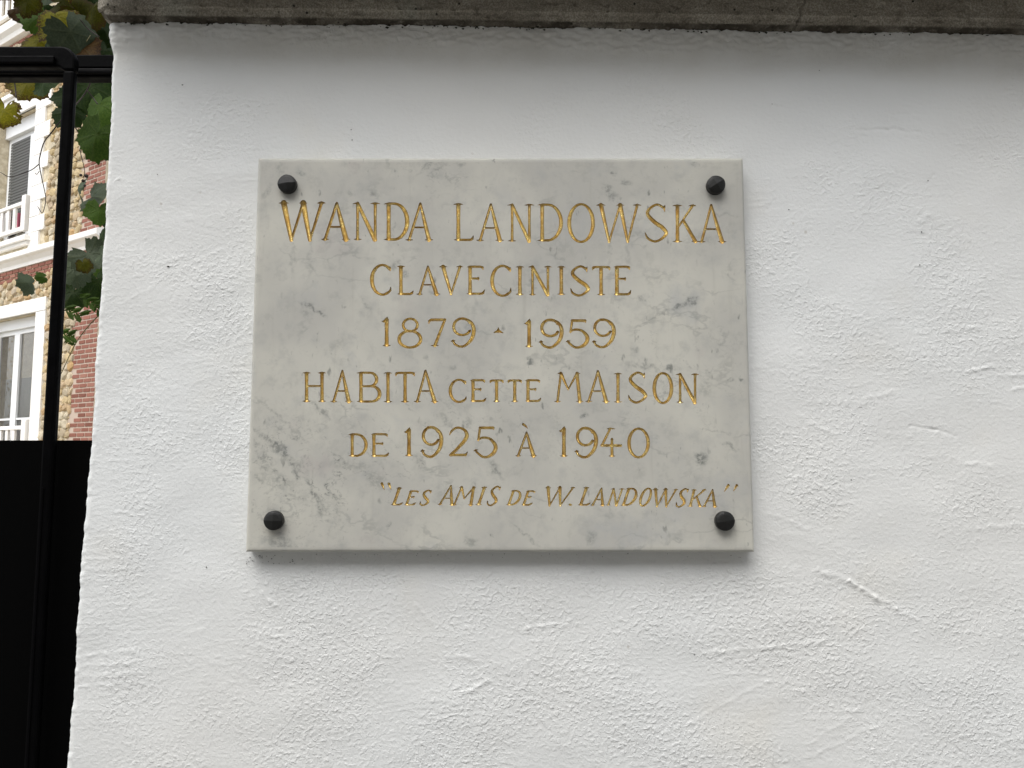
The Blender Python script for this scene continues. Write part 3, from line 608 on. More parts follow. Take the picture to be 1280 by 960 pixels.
# grey blotches and veins of this stone, as a colour mask on its face
GX, GZ = np.meshgrid(gx, gz)
WX = GX + .0032 * fbm(GX / .012, GZ / .012, 4, .6); WZ = GZ + .0032 * fbm(GX / .012 + 31, GZ / .012 + 17, 4, .6)
BM = np.zeros(GX.shape)
for (bx, by, rx, ry, an, s_) in BL:
    x, z = plq(bx, by); ca, sa = math.cos(R(an)), math.sin(R(an)); rx_, ry_ = rx * MPP * 1.25, ry * MPP * 1.35
    dx, dz = WX - x, WZ - z; uu = (dx * ca - dz * sa) / rx_; vv = (dx * sa + dz * ca) / ry_
    BM = np.maximum(BM, s_ * sstep(1.25, .25, np.hypot(uu, vv)))
def px_mask(px, py, rx, ry):
    x, z = plq(px, py); return np.exp(-((GX - x) / (rx * MPP)) ** 2 - ((GZ - z) / (ry * MPP)) ** 2)
vn = np.abs(fbm((WX + WZ * .9) / .050 + 3, (WZ - WX * .3) / .11, 5, .58))            # connected hairline veins, strongest low on the left
net = sstep(.055, .0, vn) * (.62 * px_mask(365, 590, 80, 80) + .45 * px_mask(450, 590, 90, 40) + .30 * px_mask(560, 520, 120, 60) + .3 * px_mask(850, 470, 90, 60) + .3 * px_mask(550, 215, 60, 30) + .10)
vn2 = np.abs(fbm(WX / .030 + 9, WZ / .034 - 4, 5, .6)); net = np.maximum(net, sstep(.07, .0, vn2) * (.55 * px_mask(370, 590, 60, 70) + .35 * px_mask(360, 675, 50, 20)))
BM = np.maximum(BM, np.clip(net, 0, 1))
cl = sstep(.25, .75, fbm(WX / .022, WZ / .030, 4, .6)) * .13; BM = np.maximum(BM, cl)
MV = np.array(marble.v); ii = np.clip(np.rint((MV[:, 0] - gx[0]) / (gx[1] - gx[0])), 0, NXg).astype(int); jj = np.clip(np.rint((MV[:, 2] - gz[0]) / (gz[1] - gz[0])), 0, NZg).astype(int)
ba = me.attributes.new('blotch', 'FLOAT', 'POINT'); ba.data.foreach_set('value', BM[jj, ii].astype(np.float32))
plaque = link('marble_plaque', me, M_MARBLE)
tag(plaque, 'grey veined white marble plaque with gilded V-cut inscription, bolted to the white wall', 'plaque')
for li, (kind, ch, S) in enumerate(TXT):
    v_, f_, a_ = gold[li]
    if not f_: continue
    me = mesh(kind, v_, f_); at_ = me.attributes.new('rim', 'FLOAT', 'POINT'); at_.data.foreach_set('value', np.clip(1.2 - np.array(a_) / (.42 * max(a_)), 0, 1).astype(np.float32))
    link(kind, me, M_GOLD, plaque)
# fixing bolts: round black heads with four low facets
v_, f_ = [], []; NR, NA = 6, 40; RB = .0124
for r_i in range(NR + 1):
    r_ = RB * r_i / NR
    for a_i in range(NA):
        a = 2 * math.pi * a_i / NA; x = r_ * math.cos(a); z = r_ * math.sin(a); m_ = max(abs(x), abs(z))
        e_ = .0016 * max(0, r_ / RB - .72) ** 1.3 * 3
        v_.append((x, -(.0118 - .27 * m_ - e_), z))
for r_i, y in ((1.02, -.006), (1.0, .002)):
    for a_i in range(NA): a = 2 * math.pi * a_i / NA; v_.append((RB * r_i * math.cos(a), y, RB * r_i * math.sin(a)))
for i in range(NR + 2):
    for a_i in range(NA): b_ = (a_i + 1) % NA; f_.append((i * NA + a_i, (i + 1) * NA + a_i, (i + 1) * NA + b_, i * NA + b_))
bm_ = mesh('fixing_bolt', v_, f_); bm_.materials.append(M_BOLT)
for (bx, by, ro) in ((360.5, 231.8, 38), (893.5, 233, 12), (343.8, 650.2, 47), (904.5, 650.8, 36)):
    x, z = plq(bx, by); o = link('fixing_bolt', bm_, None, plaque, (x, YF, z)); o.rotation_euler = (0, R(ro), 0)
    if bx > 890 and by < 300: o['label'] = 'bolt head with a small nick at its point'

# ------------------------------------------------------------------ gate
gate = link('metal_gate', None, None, None, (-.72, .15, 0)); gate.empty_display_size = .1
tag(gate, 'black painted metal gate with tubular frame and solid lower sheet, left of the white wall', 'gate')
def gp(px, py, Y): v = at(px, py, Y); return v.x + .72, v.z
xl, xr = -.72 + .002, 0
bx0, _ = gp(77.5, 100, .136); bx1, _ = gp(91.5, 100, .136)
zr1 = at(30, 63, .15).z; zr0 = at(30, 88.5, .15).z
# stile + top rail as one bent tube profile with a rounded outside corner
cxm = (bx0 + bx1) / 2; hw = (bx1 - bx0) / 2
def rrect(name, x0, x1, y0, y1, z0, z1, m=M_BLACK, bev=.004, par=gate): return MB().box(x0, x1, y0, y1, z0, z1).build(name, m, par, bevel=bev, smooth=False)
rrect('stile', bx0, bx1, -.014, .0, .03, zr0 - .006)
g = MB(); n_ = 10; out = []                               # corner block: quarter round outside
cz = zr1 - .024; cx_ = bx1 - .024
pts = [(-1.2, zr1), (cx_, zr1)] + [(cx_ + .024 * math.sin(R(90 * i / n_)), cz + .024 * math.cos(R(90 * i / n_))) for i in range(1, n_ + 1)] + [(bx1, zr0 - .0055), (bx0, zr0 - .0055), (bx0 - .006, zr0), (-1.2, zr0)]
b_ = len(pts); g.v = [(x, -.0138, z) for x, z in pts] + [(x, .001, z) for x, z in pts]
g.f = [tuple(range(b_)), tuple(range(b_, 2 * b_))[::-1]] + [(i, (i + 1) % b_, b_ + (i + 1) % b_, b_ + i) for i in range(b_)]
g.build('top_rail', M_BLACK, gate, bevel=.003)
rrect('rail_lip', -1.2, bx0 - .012, -.019, -.0141, zr0 + .004, zr0 + .0155, bev=.0015)
z2 = at(30, 100.3, .19).z; z3 = at(30, 89, .19).z
rrect('cross_rail', -1.2, .30, .028, .052, z2, z3, bev=.003)
rrect('cross_rail_flange', -1.2, .145, .022, .0275, z2 + .003, z2 + .009, bev=.001)
zs1 = at(80, 550.5, .17).z
MB().box(-1.2, .30, .0150, .0175, .05, zs1).build('sheet_panel', M_SHEET, gate)
rrect('bottom_rail', -1.2, .30, .018, .048, .03, .07)
hx = gp(99, 80, .19)[0]
rrect('hinge_plate', hx - .004, .30, .030, .050, z3 + .001, at(100, 72, .19).z, bev=.002)
rrect('weld_strip', bx0 + .005, bx0 + .008, -.0155, -.0139, .05, 1.55, bev=.0005)

# ------------------------------------------------------------------ vine behind the gate
def leaf_mat(name, c1, c2, tr=.35, edge=None):
    m = mat(name, c1, .6, spec=.12); k = NT(m); c = k.co('Generated'); o = k.co()
    n = k.rng(k.noise(o, 30, 4, .6), .35, .7); col = k.mix(n, c1, c2)
    info = k.new('ShaderNodeObjectInfo'); h = k.new('ShaderNodeHueSaturation'); k.l(col, h.inputs['Color'])
    k.l(k.rng(info.outputs['Random'], 0, 1, .75, 1.25), h.inputs['Value']); col = h.outputs[0]
    at_ = k.new('ShaderNodeAttribute', attribute_name='vein'); col = k.mix(k.m('MULTIPLY', at_.outputs['Fac'], .12), col, (.16, .18, .08))
    if edge: e_ = k.new('ShaderNodeAttribute', attribute_name='edge'); col = k.mix(k.rng(k.m('MULTIPLY', e_.outputs['Fac'], k.noise(o, 50, 3)), .34, .48), col, edge)
    k.l(col, k.b.inputs['Base Color'])
    tn = k.new('ShaderNodeBsdfTranslucent'); k.l(col, tn.inputs['Color']); ms = k.new('ShaderNodeMixShader'); ms.inputs[0].default_value = tr
    k.l(k.b.outputs[0], ms.inputs[1]); k.l(tn.outputs[0], ms.inputs[2]); k.l(ms.outputs[0], k.n['Material Output'].inputs[0]); return m
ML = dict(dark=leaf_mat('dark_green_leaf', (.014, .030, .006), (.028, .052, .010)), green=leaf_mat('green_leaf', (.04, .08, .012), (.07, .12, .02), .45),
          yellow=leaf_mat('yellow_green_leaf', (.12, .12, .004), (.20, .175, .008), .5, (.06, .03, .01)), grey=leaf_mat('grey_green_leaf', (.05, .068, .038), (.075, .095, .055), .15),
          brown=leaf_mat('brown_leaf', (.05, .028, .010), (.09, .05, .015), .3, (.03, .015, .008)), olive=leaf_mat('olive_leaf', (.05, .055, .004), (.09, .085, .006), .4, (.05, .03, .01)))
def leaf_mesh(seed, holes=False):
    rnd = random.Random(seed); NA, NRn = 60, 5; vs = [(0, 0, 0)]; ve = [1.]; ed = [0.]
    cup = rnd.uniform(-.25, .35); fold = rnd.uniform(.1, .45); ph = rnd.uniform(0, 6)
    lob = [(90, 1.0), (30, .93), (150, .93), (-30, .82), (210, .82)]
    def rad(a):
        r = .74
        for (la, lr) in lob:
            d = abs((a - la + 180) % 360 - 180); r = max(r, lr * (1 - (d / 50) ** 1.3 * .3) if d < 50 else 0)
        d = abs((a + 90 + 180) % 360 - 180)
        if d < 24: r *= .18 + .82 * d / 24
        return r * .5 * (1 + .05 * math.sin(R(a) * 15 + seed) + .07 * ((int(a / 6) % 2) - .5) + rnd.uniform(-.02, .02))
    for ri in range(1, NRn + 1):
        for ai in range(NA):
            a = 360 * ai / NA; r = rad(a) * ri / NRn if ri < NRn else rad(a)
            x = r * math.cos(R(a)); z = r * math.sin(R(a))
            va = min(abs((a - la + 180) % 360 - 180) for la, _ in lob); q = 1 if va < 5 else 0
            y = cup * r * r * 2 + fold * abs(x) * .5 + .05 * math.sin(8 * x + ph) * math.cos(7 * z + ph) - (.012 if q else 0)
            vs.append((x, y, z)); ve.append(q * 1.); ed.append(ri / NRn)
    fs = [(0, 1 + i, 1 + (i + 1) % NA) for i in range(NA)]
    for ri in range(NRn - 1):
        for i in range(NA):
            if holes and 0 < ri and rnd.random() < .09: continue
            a, b = 1 + ri * NA, 1 + (ri + 1) * NA; fs.append((a + i, b + i, b + (i + 1) % NA, a + (i + 1) % NA))
    me = mesh('leaf', vs, fs, True)
    for nm, dat in (('vein', ve), ('edge', ed)): t = me.attributes.new(nm, 'FLOAT', 'POINT'); t.data.foreach_set('value', dat)
    return me
LM = [leaf_mesh(i) for i in range(7)]; LH = leaf_mesh(50, True); LMc = {}
vine = link('grape_vine', None, None, None, (-1.0, .6, 0)); tag(vine, 'climbing grape vine with green, yellow and browning leaves behind the top of the black gate', 'vine')
def leaf(px, py, size, Y, key, rot=0, tx=0, ty=0, var=None, squash=1, label=None):
    p = at(px, py, Y); v = random.randrange(7) if var is None else var; kk = (v, key)
    if kk not in LMc: m = (LH if v == 'h' else LM[v]).copy(); m.materials.append(ML[key]); LMc[kk] = m
    o = link('leaf', LMc[kk], None, vine); o.location = p - vine.location
    s = size * (Y + D) / F * 1.22; o.scale = (s, s, s * squash); o.rotation_euler = (R(tx), R(rot), R(ty)); 
    if label: o['label'] = label
    return o
L_ = [ # px,py,size,Y,colour,rot,tiltx,tiltz
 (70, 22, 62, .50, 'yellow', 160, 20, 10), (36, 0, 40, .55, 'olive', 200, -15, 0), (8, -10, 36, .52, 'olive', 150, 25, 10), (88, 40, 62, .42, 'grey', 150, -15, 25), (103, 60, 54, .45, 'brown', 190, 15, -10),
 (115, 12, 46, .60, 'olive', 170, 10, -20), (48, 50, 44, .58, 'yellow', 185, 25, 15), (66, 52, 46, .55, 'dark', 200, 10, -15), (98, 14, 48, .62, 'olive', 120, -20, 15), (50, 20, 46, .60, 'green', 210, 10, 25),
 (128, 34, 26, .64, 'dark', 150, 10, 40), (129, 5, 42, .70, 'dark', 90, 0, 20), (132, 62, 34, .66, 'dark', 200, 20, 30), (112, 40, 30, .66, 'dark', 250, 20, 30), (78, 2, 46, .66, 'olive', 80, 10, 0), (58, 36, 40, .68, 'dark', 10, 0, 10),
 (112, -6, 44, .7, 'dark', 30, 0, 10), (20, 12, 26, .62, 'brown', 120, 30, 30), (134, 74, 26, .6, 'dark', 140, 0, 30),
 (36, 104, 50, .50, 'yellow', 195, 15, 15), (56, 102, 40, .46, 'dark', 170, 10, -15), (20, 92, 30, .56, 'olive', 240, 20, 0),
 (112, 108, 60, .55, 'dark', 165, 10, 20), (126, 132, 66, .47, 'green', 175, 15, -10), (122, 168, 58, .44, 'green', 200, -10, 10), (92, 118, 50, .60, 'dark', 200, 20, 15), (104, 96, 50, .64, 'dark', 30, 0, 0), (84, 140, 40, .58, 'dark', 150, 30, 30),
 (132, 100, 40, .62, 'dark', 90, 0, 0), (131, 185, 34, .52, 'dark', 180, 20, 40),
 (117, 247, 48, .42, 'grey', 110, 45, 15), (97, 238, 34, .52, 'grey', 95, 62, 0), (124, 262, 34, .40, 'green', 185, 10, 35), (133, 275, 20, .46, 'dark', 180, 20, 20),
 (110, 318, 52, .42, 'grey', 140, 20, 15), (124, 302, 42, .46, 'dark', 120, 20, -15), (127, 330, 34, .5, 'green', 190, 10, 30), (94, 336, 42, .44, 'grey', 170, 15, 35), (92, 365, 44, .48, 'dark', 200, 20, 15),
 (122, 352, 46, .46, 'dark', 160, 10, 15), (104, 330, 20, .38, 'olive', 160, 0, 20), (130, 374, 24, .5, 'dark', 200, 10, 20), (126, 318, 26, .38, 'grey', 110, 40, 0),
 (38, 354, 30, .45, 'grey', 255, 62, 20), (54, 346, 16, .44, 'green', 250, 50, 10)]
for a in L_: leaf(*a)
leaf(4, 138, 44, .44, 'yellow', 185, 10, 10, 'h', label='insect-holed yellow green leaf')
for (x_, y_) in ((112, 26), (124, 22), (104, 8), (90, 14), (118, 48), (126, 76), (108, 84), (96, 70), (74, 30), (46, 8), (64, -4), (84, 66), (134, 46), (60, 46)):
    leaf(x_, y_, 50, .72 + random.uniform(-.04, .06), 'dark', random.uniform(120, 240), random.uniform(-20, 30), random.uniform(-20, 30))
for i in range(22):                                    # unseen vine leaves above the frame, added to shade those below
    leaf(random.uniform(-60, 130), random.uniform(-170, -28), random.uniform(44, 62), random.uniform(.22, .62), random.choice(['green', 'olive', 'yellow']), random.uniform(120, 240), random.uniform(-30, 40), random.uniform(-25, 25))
# serrated young shoots lower down
def shoot(px, py, ang, n, size, Y):
    for i in range(n):
        dx = math.cos(R(ang)); dy = math.sin(R(ang)); sgn = 1 if i % 2 else -1
        qx = px + dx * i * size * .22 - dy * sgn * size * .15; qy = py + dy * i * size * .22 + dx * sgn * size * .15
        leaf(qx, qy, size * .55, Y, 'green', 90 + ang + sgn * 38, 25, 20, squash=1.5).scale.x *= .5
shoot(104, 372, 30, 5, 20, .42); shoot(84, 388, 20, 5, 22, .42); shoot(78, 418, 10, 4, 20, .42); shoot(84, 428, -20, 3, 14, .43); shoot(118, 380, 50, 4, 16, .43)
M_TWIG = mat('dark_twig', (.03, .02, .016), .8); M_STALK = mat('green_stalk', (.12, .10, .03), .7)
def twig(pts, Y, r, m=M_TWIG, r2=None, name='stem'):
    P = [at(x, y, Y + .01 * math.sin(i * 1.3)) - vine.location for i, (x, y) in enumerate(pts)]
    C = cr([tuple(p) for p in P], 5); MB().tube(C, r, 6, r2).build(name, m, vine, smooth=True)
twig([(78, 148), (64, 166), (55, 178), (50, 195), (49, 205), (52, 222), (56, 240), (57, 252), (53, 266), (47, 258)], .46, .0014, r2=.0007)
twig([(49, 205), (40, 212), (28, 217), (12, 221), (0, 215)], .46, .0011, r2=.0006)
twig([(49, 214), (46, 218), (44, 216)], .46, .0006)
twig([(88, 150), (97, 164), (106, 178), (113, 188)], .48, .0013, r2=.0008); twig([(105, 177), (100, 186), (103, 200), (106, 215), (104, 222)], .48, .0010, r2=.0007)
twig([(100, 200), (90, 203), (84, 201)], .48, .0006)
twig([(92, 134), (104, 120), (111, 108), (116, 96)], .36, .0013); twig([(109, 113), (116, 122), (122, 130)], .36, .0010)
twig([(20, 122), (19, 108), (16, 98), (10, 104)], .43, .0014); twig([(128, 390), (112, 406), (98, 424), (88, 442), (76, 468)], .44, .0012, M_STALK, .0008)
twig([(100, 24), (110, 36), (124, 46)], .40, .0011); twig([(108, 52), (113, 44)], .40, .0006, M_STALK); twig([(60, -30), (80, 0), (110, 20), (140, 30)], .74, .006)
for (x, y, r_) in ((104, 226, .0035), (108, 220, .004), (101, 219, .003), (106, 232, .0028)):
    p = at(x, y, .47) - vine.location; bm = bmesh.new(); bmesh.ops.create_icosphere(bm, subdivisions=2, radius=r_); me = bpy.data.meshes.new('berry'); bm.to_mesh(me); bm.free()
    me.polygons.foreach_set('use_smooth', [True] * len(me.polygons)); link('berry', me, M_TWIG, vine, p)

# ------------------------------------------------------------------ house across the courtyard (local x along the facade, y inwards)
HA = R(-33); HP = at(90, 400, 11.0); house = link('house', None); house.location = (HP.x, HP.y, 0); house.rotation_euler = (0, 0, HA)
tag(house, 'brick and rubble stone house with white window surrounds seen through the gate', 'house')
M_WHITE = mat('white_trim_paint', (.82, .80, .76), .55); k = NT(M_WHITE); c = k.co(); k.l(k.mix(k.rng(k.noise(c, 6, 4), .45, .8, 0, .35), (.84, .82, .78), (.66, .62, .54)), k.b.inputs['Base Color'])
M_SASH = mat('white_sash_paint', (.78, .79, .79), .4)
M_MORTAR = mat('lime_mortar', (.55, .47, .34), .95, spec=.1); k = NT(M_MORTAR); c = k.co(); k.l(k.mix(k.rng(k.noise(c, 9, 5, .6), .35, .7), (.55, .47, .33), (.76, .68, .52)), k.b.inputs['Base Color'])
k.l(k.bump(k.noise(c, 14, 6, .7), 1, .03), k.b.inputs['Normal'])
def varied(name, cols, rough=.9, bs=60, bd=.004):
    m = mat(name, cols[0], rough, spec=.15); k = NT(m); info = k.new('ShaderNodeObjectInfo'); rp = k.new('ShaderNodeValToRGB'); rp.color_ramp.interpolation = 'LINEAR'
    el = rp.color_ramp.elements; el[0].color = (*cols[0], 1); el[1].color = (*cols[-1], 1)
    for i, c_ in enumerate(cols[1:-1]): e_ = el.new((i + 1) / (len(cols) - 1)); e_.color = (*c_, 1)
    k.l(info.outputs['Random'], rp.inputs[0]); c = k.co(); n = k.noise(c, bs, 4, .6)
    k.l(k.mix(k.rng(n, .4, .7, 0, .45), rp.outputs[0], k.mix(.5, rp.outputs[0], (.12, .09, .06))), k.b.inputs['Base Color']); k.l(k.bump(n, .8, bd), k.b.inputs['Normal']); return m
M_BRICK = varied('red_brick', [(.19, .075, .055), (.32, .14, .105), (.25, .105, .08), (.36, .18, .135)])
M_STONE = varied('meuliere_stone', [(.50, .41, .26), (.58, .45, .25), (.40, .33, .23), (.64, .57, .43), (.50, .33, .16), (.50, .43, .33)], bs=25, bd=.012)
M_BMORT = mat('brick_mortar', (.48, .39, .32), .95, spec=.1)
M_GLASS = mat('window_glass', (.55, .55, .53), .03, spec=.15); k = NT(M_GLASS); k.b.inputs['Transmission Weight'].default_value = .9
M_ROOM = mat('dark_room', (.05, .05, .05), .9); M_SLATE = mat('zinc_roof', (.18, .19, .2), .5, .3); M_SHUT = mat('grey_shutter', (.085, .085, .078), .6); M_PANE_REFL = mat('painted_reflection_grey', (.20, .21, .19), .8)  # last material: the reflection in the lower panes as a flat grey
def hb(name, s0, s1, z0, z1, y0, y1, m, bev=.0, par=house): return MB().box(s0, s1, y0, y1, z0, z1).build(name, m, par, bevel=bev)
OPEN = [(-2.95, -1.55, 5.36, 7.72), (-2.96, -1.13, 1.05, 3.99), (-2.95, -1.55, 9.55, 11.6), (-5.6, -4.1, 5.36, 7.72), (-5.4, -3.9, 1.05, 3.99)]
sx = sorted({-7.0, .80} | {v for o in OPEN for v in o[:2]}); sz = sorted({-.1, 11.9} | {v for o in OPEN for v in o[2:]})
g = MB()
for a, b in zip(sx[:-1], sx[1:]):
    for c_, d in zip(sz[:-1], sz[1:]):
        if any(o[0] <= (a + b) / 2 <= o[1] and o[2] <= (c_ + d) / 2 <= o[3] for o in OPEN): continue
        g.box(a, b, .0, .38, c_, d)
g.build('wall', M_MORTAR, house)
g = MB(); g.box(.42, .80, .381, 7, 0, 11.9); g.box(-7, .80, 7, 7.3, 0, 11.9); g.box(-7, .42, 1.6, 1.62, 0, 11.9); g.build('side_wall', M_MORTAR, house)
rf = MB(); rf.sweep([(-.35, 11.9), (-.35, 12.0), (3.6, 15.2), (7.5, 12.0), (7.5, 11.9)], -7.3, 1.1); rf.build('roof', M_SLATE, house)
hb('brick_backing', .07, .795, 5.125, 8.9, -.008, .0, M_BMORT); hb('brick_backing', .05, .795, 0, 4.60, -.008, .0, M_BMORT)
# bricks (each its own piece)
bm = bmesh.new(); bmesh.ops.create_cube(bm, size=1); bmesh.ops.bevel(bm, geom=bm.edges[:], offset=.03, segments=1, affect='EDGES'); BME = bpy.data.meshes.new('brick'); bm.to_mesh(BME); bm.free(); BME.materials.append(M_BRICK)
rb = random.Random(3); nb = 0
def brick(s0, s1, zc, h=.054):
    global nb
    o = bpy.data.objects.new('brick', BME); COL.objects.link(o); o.parent = house; nb += 1
    o.location = ((s0 + s1) / 2, -.003 + rb.uniform(-.002, .002), zc); o.scale = ((s1 - s0 - .012), .024, h); o.rotation_euler = (0, rb.uniform(-.008, .008), rb.uniform(-.01, .01))
def brick_col(z0, z1, s_right, base, pitch=.0765):
    z = z0; i = 0
    while z < z1:
        tooth = base + (.0, .10, .0, .10, -.06)[i % 5] * 1 + (.11 if (i // 4) % 2 else 0) + rb.uniform(-.02, .02)
        s = s_right - (.11 if i % 2 else .0)
        if i % 2: brick(s + .006, s_right, z)
        while s - .13 > tooth:
            s0 = max(s - .225, tooth if s - .225 - tooth < .06 else s - .225); s0 = max(s0, tooth - .02); brick(s0 + .006, s - .006, z); s = s0
        z += pitch; i += 1
brick_col(5.18, 7.75, .795, .08); brick_col(1.75, 4.60, .795, .04)
for r_, z in enumerate((4.655, 4.728, 4.80)):
    s = -2.75 - .11 * (r_ % 2)
    while s < .72: brick(s + .006, min(s + .22, .79), z, .056); s += .226
# second-floor band under the sill
s = -3.5
while s < -1.7: brick(s + .006, s + .21, 9.14, .056); s += .22
# rubble stones
SM = []
for i in range(8):
    rs = random.Random(100 + i); bm = bmesh.new(); bmesh.ops.create_icosphere(bm, subdivisions=2, radius=.5)
    for v in bm.verts:
        n = v.co.normalized(); k_ = 1 + rs.uniform(-.16, .16); v.co = Vector((math.copysign(abs(n.x) ** .7, n.x), n.y, math.copysign(abs(n.z) ** .7, n.z))) * .55 * k_
    bmesh.ops.delete(bm, geom=[f for f in bm.faces if f.calc_center_median().y > .1], context='FACES')
    me = bpy.data.meshes.new('stone'); bm.to_mesh(me); bm.free(); me.materials.append(M_STONE); SM.append(me)
rs = random.Random(9); ns = 0
def stones(s0, s1, z0, z1, h=.135):
    global ns
    z = z0 + h / 2
    while z < z1 + .01:
        s = s0 + rs.uniform(-.04, .04)
        while s < s1 - .03:
            w = rs.uniform(.11, .23); w = min(w, s1 - s + .02); o = bpy.data.objects.new('stone', SM[rs.randrange(8)]); COL.objects.link(o); o.parent = house; ns += 1
            hh = h * rs.uniform(.78, 1.12); o.location = (s + w / 2, .004, z + rs.uniform(-.04, .04)); o.scale = (w * rs.uniform(.8, 1.08), .09, hh * rs.uniform(.75, 1.15)); o.rotation_euler = (0, rs.uniform(-.6, .6), 0); s += w
        z += h
stones(-1.0, .16, 5.14, 7.9); stones(-.78, .12, 1.72, 4.62); stones(-2.62, -.78, 4.24, 4.62, .13); stones(-3.3, -2.0, 8.12, 8.75, .15); stones(-3.5, -2.1, 8.85, 9.1, .12)
# small stones fill the joints: too small to pick apart
g = MB()
for (s0, s1, z0, z1) in ((-1.0, .16, 5.14, 7.9), (-.78, .12, 1.72, 4.62), (-2.62, -.78, 4.24, 4.62), (-7, -3.0, 5.2, 9), (-7, -2.7, 1, 4.2)):
    for i in range(int((s1 - s0) * (z1 - z0) * 70)):
        x = rs.uniform(s0, s1); z = rs.uniform(z0, z1); r_ = rs.uniform(.015, .035); b = len(g.v)
        for q in ((-1, 0, 0), (1, 0, .2), (0, -1, 0), (0, .2, -1), (.1, .2, 1)): g.v.append((x + q[0] * r_, -.012 + q[1] * r_ * .8, z + q[2] * r_ * .8))
        for q in ((0, 2, 4), (2, 1, 4), (0, 3, 2), (2, 3, 1)): g.f.append(tuple(b + j for j in q))
g.build('pebble_infill', M_STONE, house)['kind'] = 'stuff'
# cornice between the floors
def mould(name, s0, s1, pr): MB().sweep(pr, s0, s1).build(name, M_WHITE, house)
mould('cornice', -7, .86, [(.02, 4.84), (-.03, 4.84), (-.035, 4.90), (-.075, 4.945), (-.085, 4.96), (-.13, 4.985), (-.14, 5.0), (-.14, 5.085), (-.11, 5.10), (.02, 5.125)])
# upper window, surround with long-and-short blocks
z = 5.13
i = 0
while z < 8.3:
    h = .275; w = -1.02 if i % 2 else -1.20
    hb('quoin_block', -1.545, w + rs.uniform(-.01, .01), z + .002, z + h - .004, -.035, .03, M_WHITE, .006); z += h; i += 1
hb('lintel', -3.0, -1.55, 7.72, 8.08, -.033, .03, M_WHITE, .008); hb('lintel_cap', -3.1, -1.5, 8.081, 8.16, -.075, .03, M_WHITE, .008)
def window(s0, s1, z0, z1, ms, mw, name='window'):
    w = link(name, None, None, house)
    def p(n, a, b, c_, d, y0, y1, m, bev=.004): return hb(n, a, b, c_, d, y0, y1, m, bev, w)
    p('frame', s0, s0 + .07, z0, z1, .17, .24, M_SASH); p('frame', s1 - .07, s1, z0, z1, .17, .24, M_SASH); p('frame', s0 + .071, s1 - .071, z1 - .08, z1, .17, .24, M_SASH); p('frame', s0 + .071, s1 - .071, z0, z0 + .08, .17, .24, M_SASH)
    p('sash', s0 + .071, s0 + .15, z0 + .081, z1 - .081, .16, .21, M_SASH); p('sash', s1 - .15, s1 - .071, z0 + .081, z1 - .081, .16, .21, M_SASH)
    p('mullion', ms - mw / 2, ms + mw / 2, z0 + .081, z1 - .081, .15, .21, M_SASH)
    for a, b in ((s0 + .15, ms - mw / 2), (ms + mw / 2, s1 - .15)): p('pane', a + .001, b - .001, z0 + .09, z1 - .09, .185, .191, M_GLASS, 0)
    return w
w1 = window(-2.94, -1.56, 5.42, 7.45, -2.05 - .75, .12, 'upper_window')
hb('shutter_box', -2.94, -1.56, 7.452, 7.715, .10, .24, M_SASH, .006, w1)
g = MB(); z = 5.6
while z < 7.34: g.box(-2.80, -2.06, .145, .157, z, z + .044); z += .055
g.build('louvred_blind', M_SHUT, w1)['kind'] = 'stuff'
hb('shutter_edge', -2.05, -1.86, 5.5, 7.36, .135, .158, M_SASH, .003, w1)
w2 = window(-2.95, -1.14, 1.2, 3.80, -2.13, .19, 'lower_window')
hb('shutter_box', -2.95, -1.14, 3.802, 3.985, .12, .24, M_SASH, .006, w2)
hb('glazing_bar', -2.80, -1.29, 2.20, 2.235, .165, .20, M_SASH, .003, w2)
hb('pane_reflection_top', -1.62, -1.20, 3.05, 3.72, .30, .32, M_PANE_REFL, 0, w2); hb('pane_reflection', -2.9, -1.2, 1.3, 2.95, .28, .29, M_PANE_REFL, 0, w2); hb('dark_room', -2.95, -1.0, 1, 4.1, 1.3, 1.32, M_ROOM, 0, w2); hb('reveal_shade', -1.85, -1.64, 5.5, 7.45, .148, .16, M_SHUT, 0, w1); hb('dark_room', -3.1, -1.4, 5.2, 7.8, 1.3, 1.32, M_ROOM, 0, w1)  # flat grey panels imitate wall and roofs mirrored in the lower panes
hb('window_surround', -1.125, -.80, 1.0, 3.985, -.035, .03, M_WHITE, .008); hb('window_surround', -3.25, -.80, 3.99, 4.22, -.040, .03, M_WHITE, .008)
# balustrades
def balus(name, s0, s1, zt_, zb_, y, post, pm=.10):
    w = link(name, None, None, house)
    hb('rail', s0, s1, zt_ - .065, zt_, y - .035, y + .035, M_WHITE, .006, w); hb('rail', s0, s1, zb_, zb_ + .07, y - .03, y + .03, M_WHITE, .006, w)
    s = s1 - .30
    while s > s0: hb('baluster', s - .045, s + .045, zb_ + .071, zt_ - .066, y - .02, y + .02, M_WHITE, .004, w); s -= .235
    if post: hb('post', s1 + .001, s1 + .14, zb_ - .02, zt_ + .10, y - .04, y + .04, M_WHITE, .008, w)
balus('balustrade', -3.0, -1.80, 6.02, 5.50, -.02, True); balus('balustrade', -2.6, -1.30, 2.08, 1.15, -.04, True)
hb('sill', -3.2, -1.46, 5.27, 5.36, -.13, .1, M_WHITE, .008); hb('sill_moulding', -3.2, -1.50, 5.205, 5.268, -.08, .0, M_WHITE, .008)
hb('pink_cushion', -2.32, -2.2, 5.62, 5.92, .08, .12, mat('pink_cloth', (.45, .10, .16), .9))
mould('sill', -3.6, -1.95, [(.02, 9.20), (-.08, 9.22), (-.10, 9.30), (-.16, 9.36), (-.17, 9.50), (.02, 9.54)])
balus('balustrade', -3.5, -2.3, 10.25, 9.72, -.05, True); hb('window_surround', -1.55, -1.1, 9.55, 11.5, -.035, .03, M_WHITE, .008)

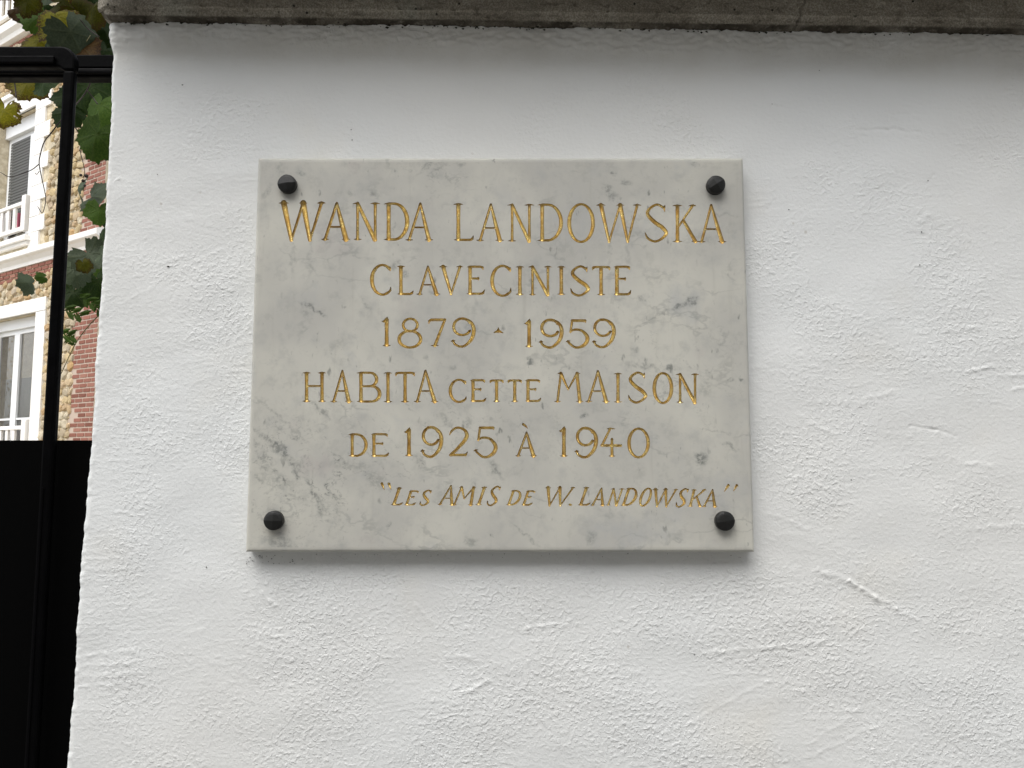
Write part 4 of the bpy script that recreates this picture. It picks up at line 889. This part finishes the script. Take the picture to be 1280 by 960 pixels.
# ------------------------------------------------------------------ ground
M_PAVE = mat('pavement_asphalt', (.10, .10, .095), .9); k = NT(M_PAVE); c = k.co(); k.l(k.mix(k.rng(k.noise(c, 90, 5, .6), .4, .7), (.13, .125, .12), (.24, .235, .22)), k.b.inputs['Base Color']); k.l(k.bump(k.noise(c, 200, 3), .6, .004), k.b.inputs['Normal'])
M_YARD = mat('courtyard_gravel', (.36, .33, .28), .95); k = NT(M_YARD); c = k.co(); k.l(k.mix(k.rng(k.noise(c, 40, 5, .7), .4, .65), (.30, .27, .22), (.48, .45, .38)), k.b.inputs['Base Color'])
tag(link('ground', mesh('ground', [(-400, -400, -.03), (400, -400, -.03), (400, 400, -.03), (-400, 400, -.03)], [(0, 1, 2, 3)]), M_PAVE), kind='structure')
tag(link('courtyard', mesh('courtyard', [(-30, .05, -.02), (12, .05, -.02), (12, 30, -.02), (-30, 30, -.02)], [(0, 1, 2, 3)]), M_YARD), kind='structure')
tag(MB().box(-30, 30, -2.2, .02, -.02, 0).build('pavement', M_PAVE), kind='structure')
M_OPP = mat('old_grey_render', (.30, .28, .25), .9); M_OPG = mat('dark_window', (.03, .035, .04), .1)
opp = link('sky_blocking_terrace', None); opp.location = (0, -8.2, 0); tag(opp, 'unseen grey rendered terrace across the street, added to cut the sky light on the white wall', 'building')  # added behind the camera to block low sky and darken reflections
wx = [(-13 + 2.6 * i, -11.8 + 2.6 * i) for i in range(11)]; wz = [(1.0, 2.8), (4.4, 6.4)]
g = MB(); ex_ = sorted({-15., 16.} | {v for a in wx for v in a}); ezz = sorted({0., 7.9} | {v for a in wz for v in a})
for a, b in zip(ex_[:-1], ex_[1:]):
    for c_, d in zip(ezz[:-1], ezz[1:]):
        if any(abs(a - q[0]) < 1e-6 for q in wx) and any(abs(c_ - q[0]) < 1e-6 for q in wz): continue
        g.box(a, b, -.3, 0, c_, d)
g.build('wall', M_OPP, opp); MB().sweep([(.4, 7.901), (.4, 8.05), (-4, 10.2), (-8, 8.05), (-8, 7.901)], -15.2, 16.2).build('roof', M_SLATE, opp)
MB().box(-15, 16, -8, -7.8, 0, 7.9).build('back_wall', M_OPP, opp)
for a, b in wx:
    for c_, d in wz:
        w = MB().box(a, b, -.22, -.2, c_, d).build('window', M_OPG, opp); MB().box(a - .1, b + .1, -.1, .08, c_ - .1, c_).build('sill', M_OPP, w)
print('bricks', nb, 'stones', ns, 'marble faces', len(marble.f))
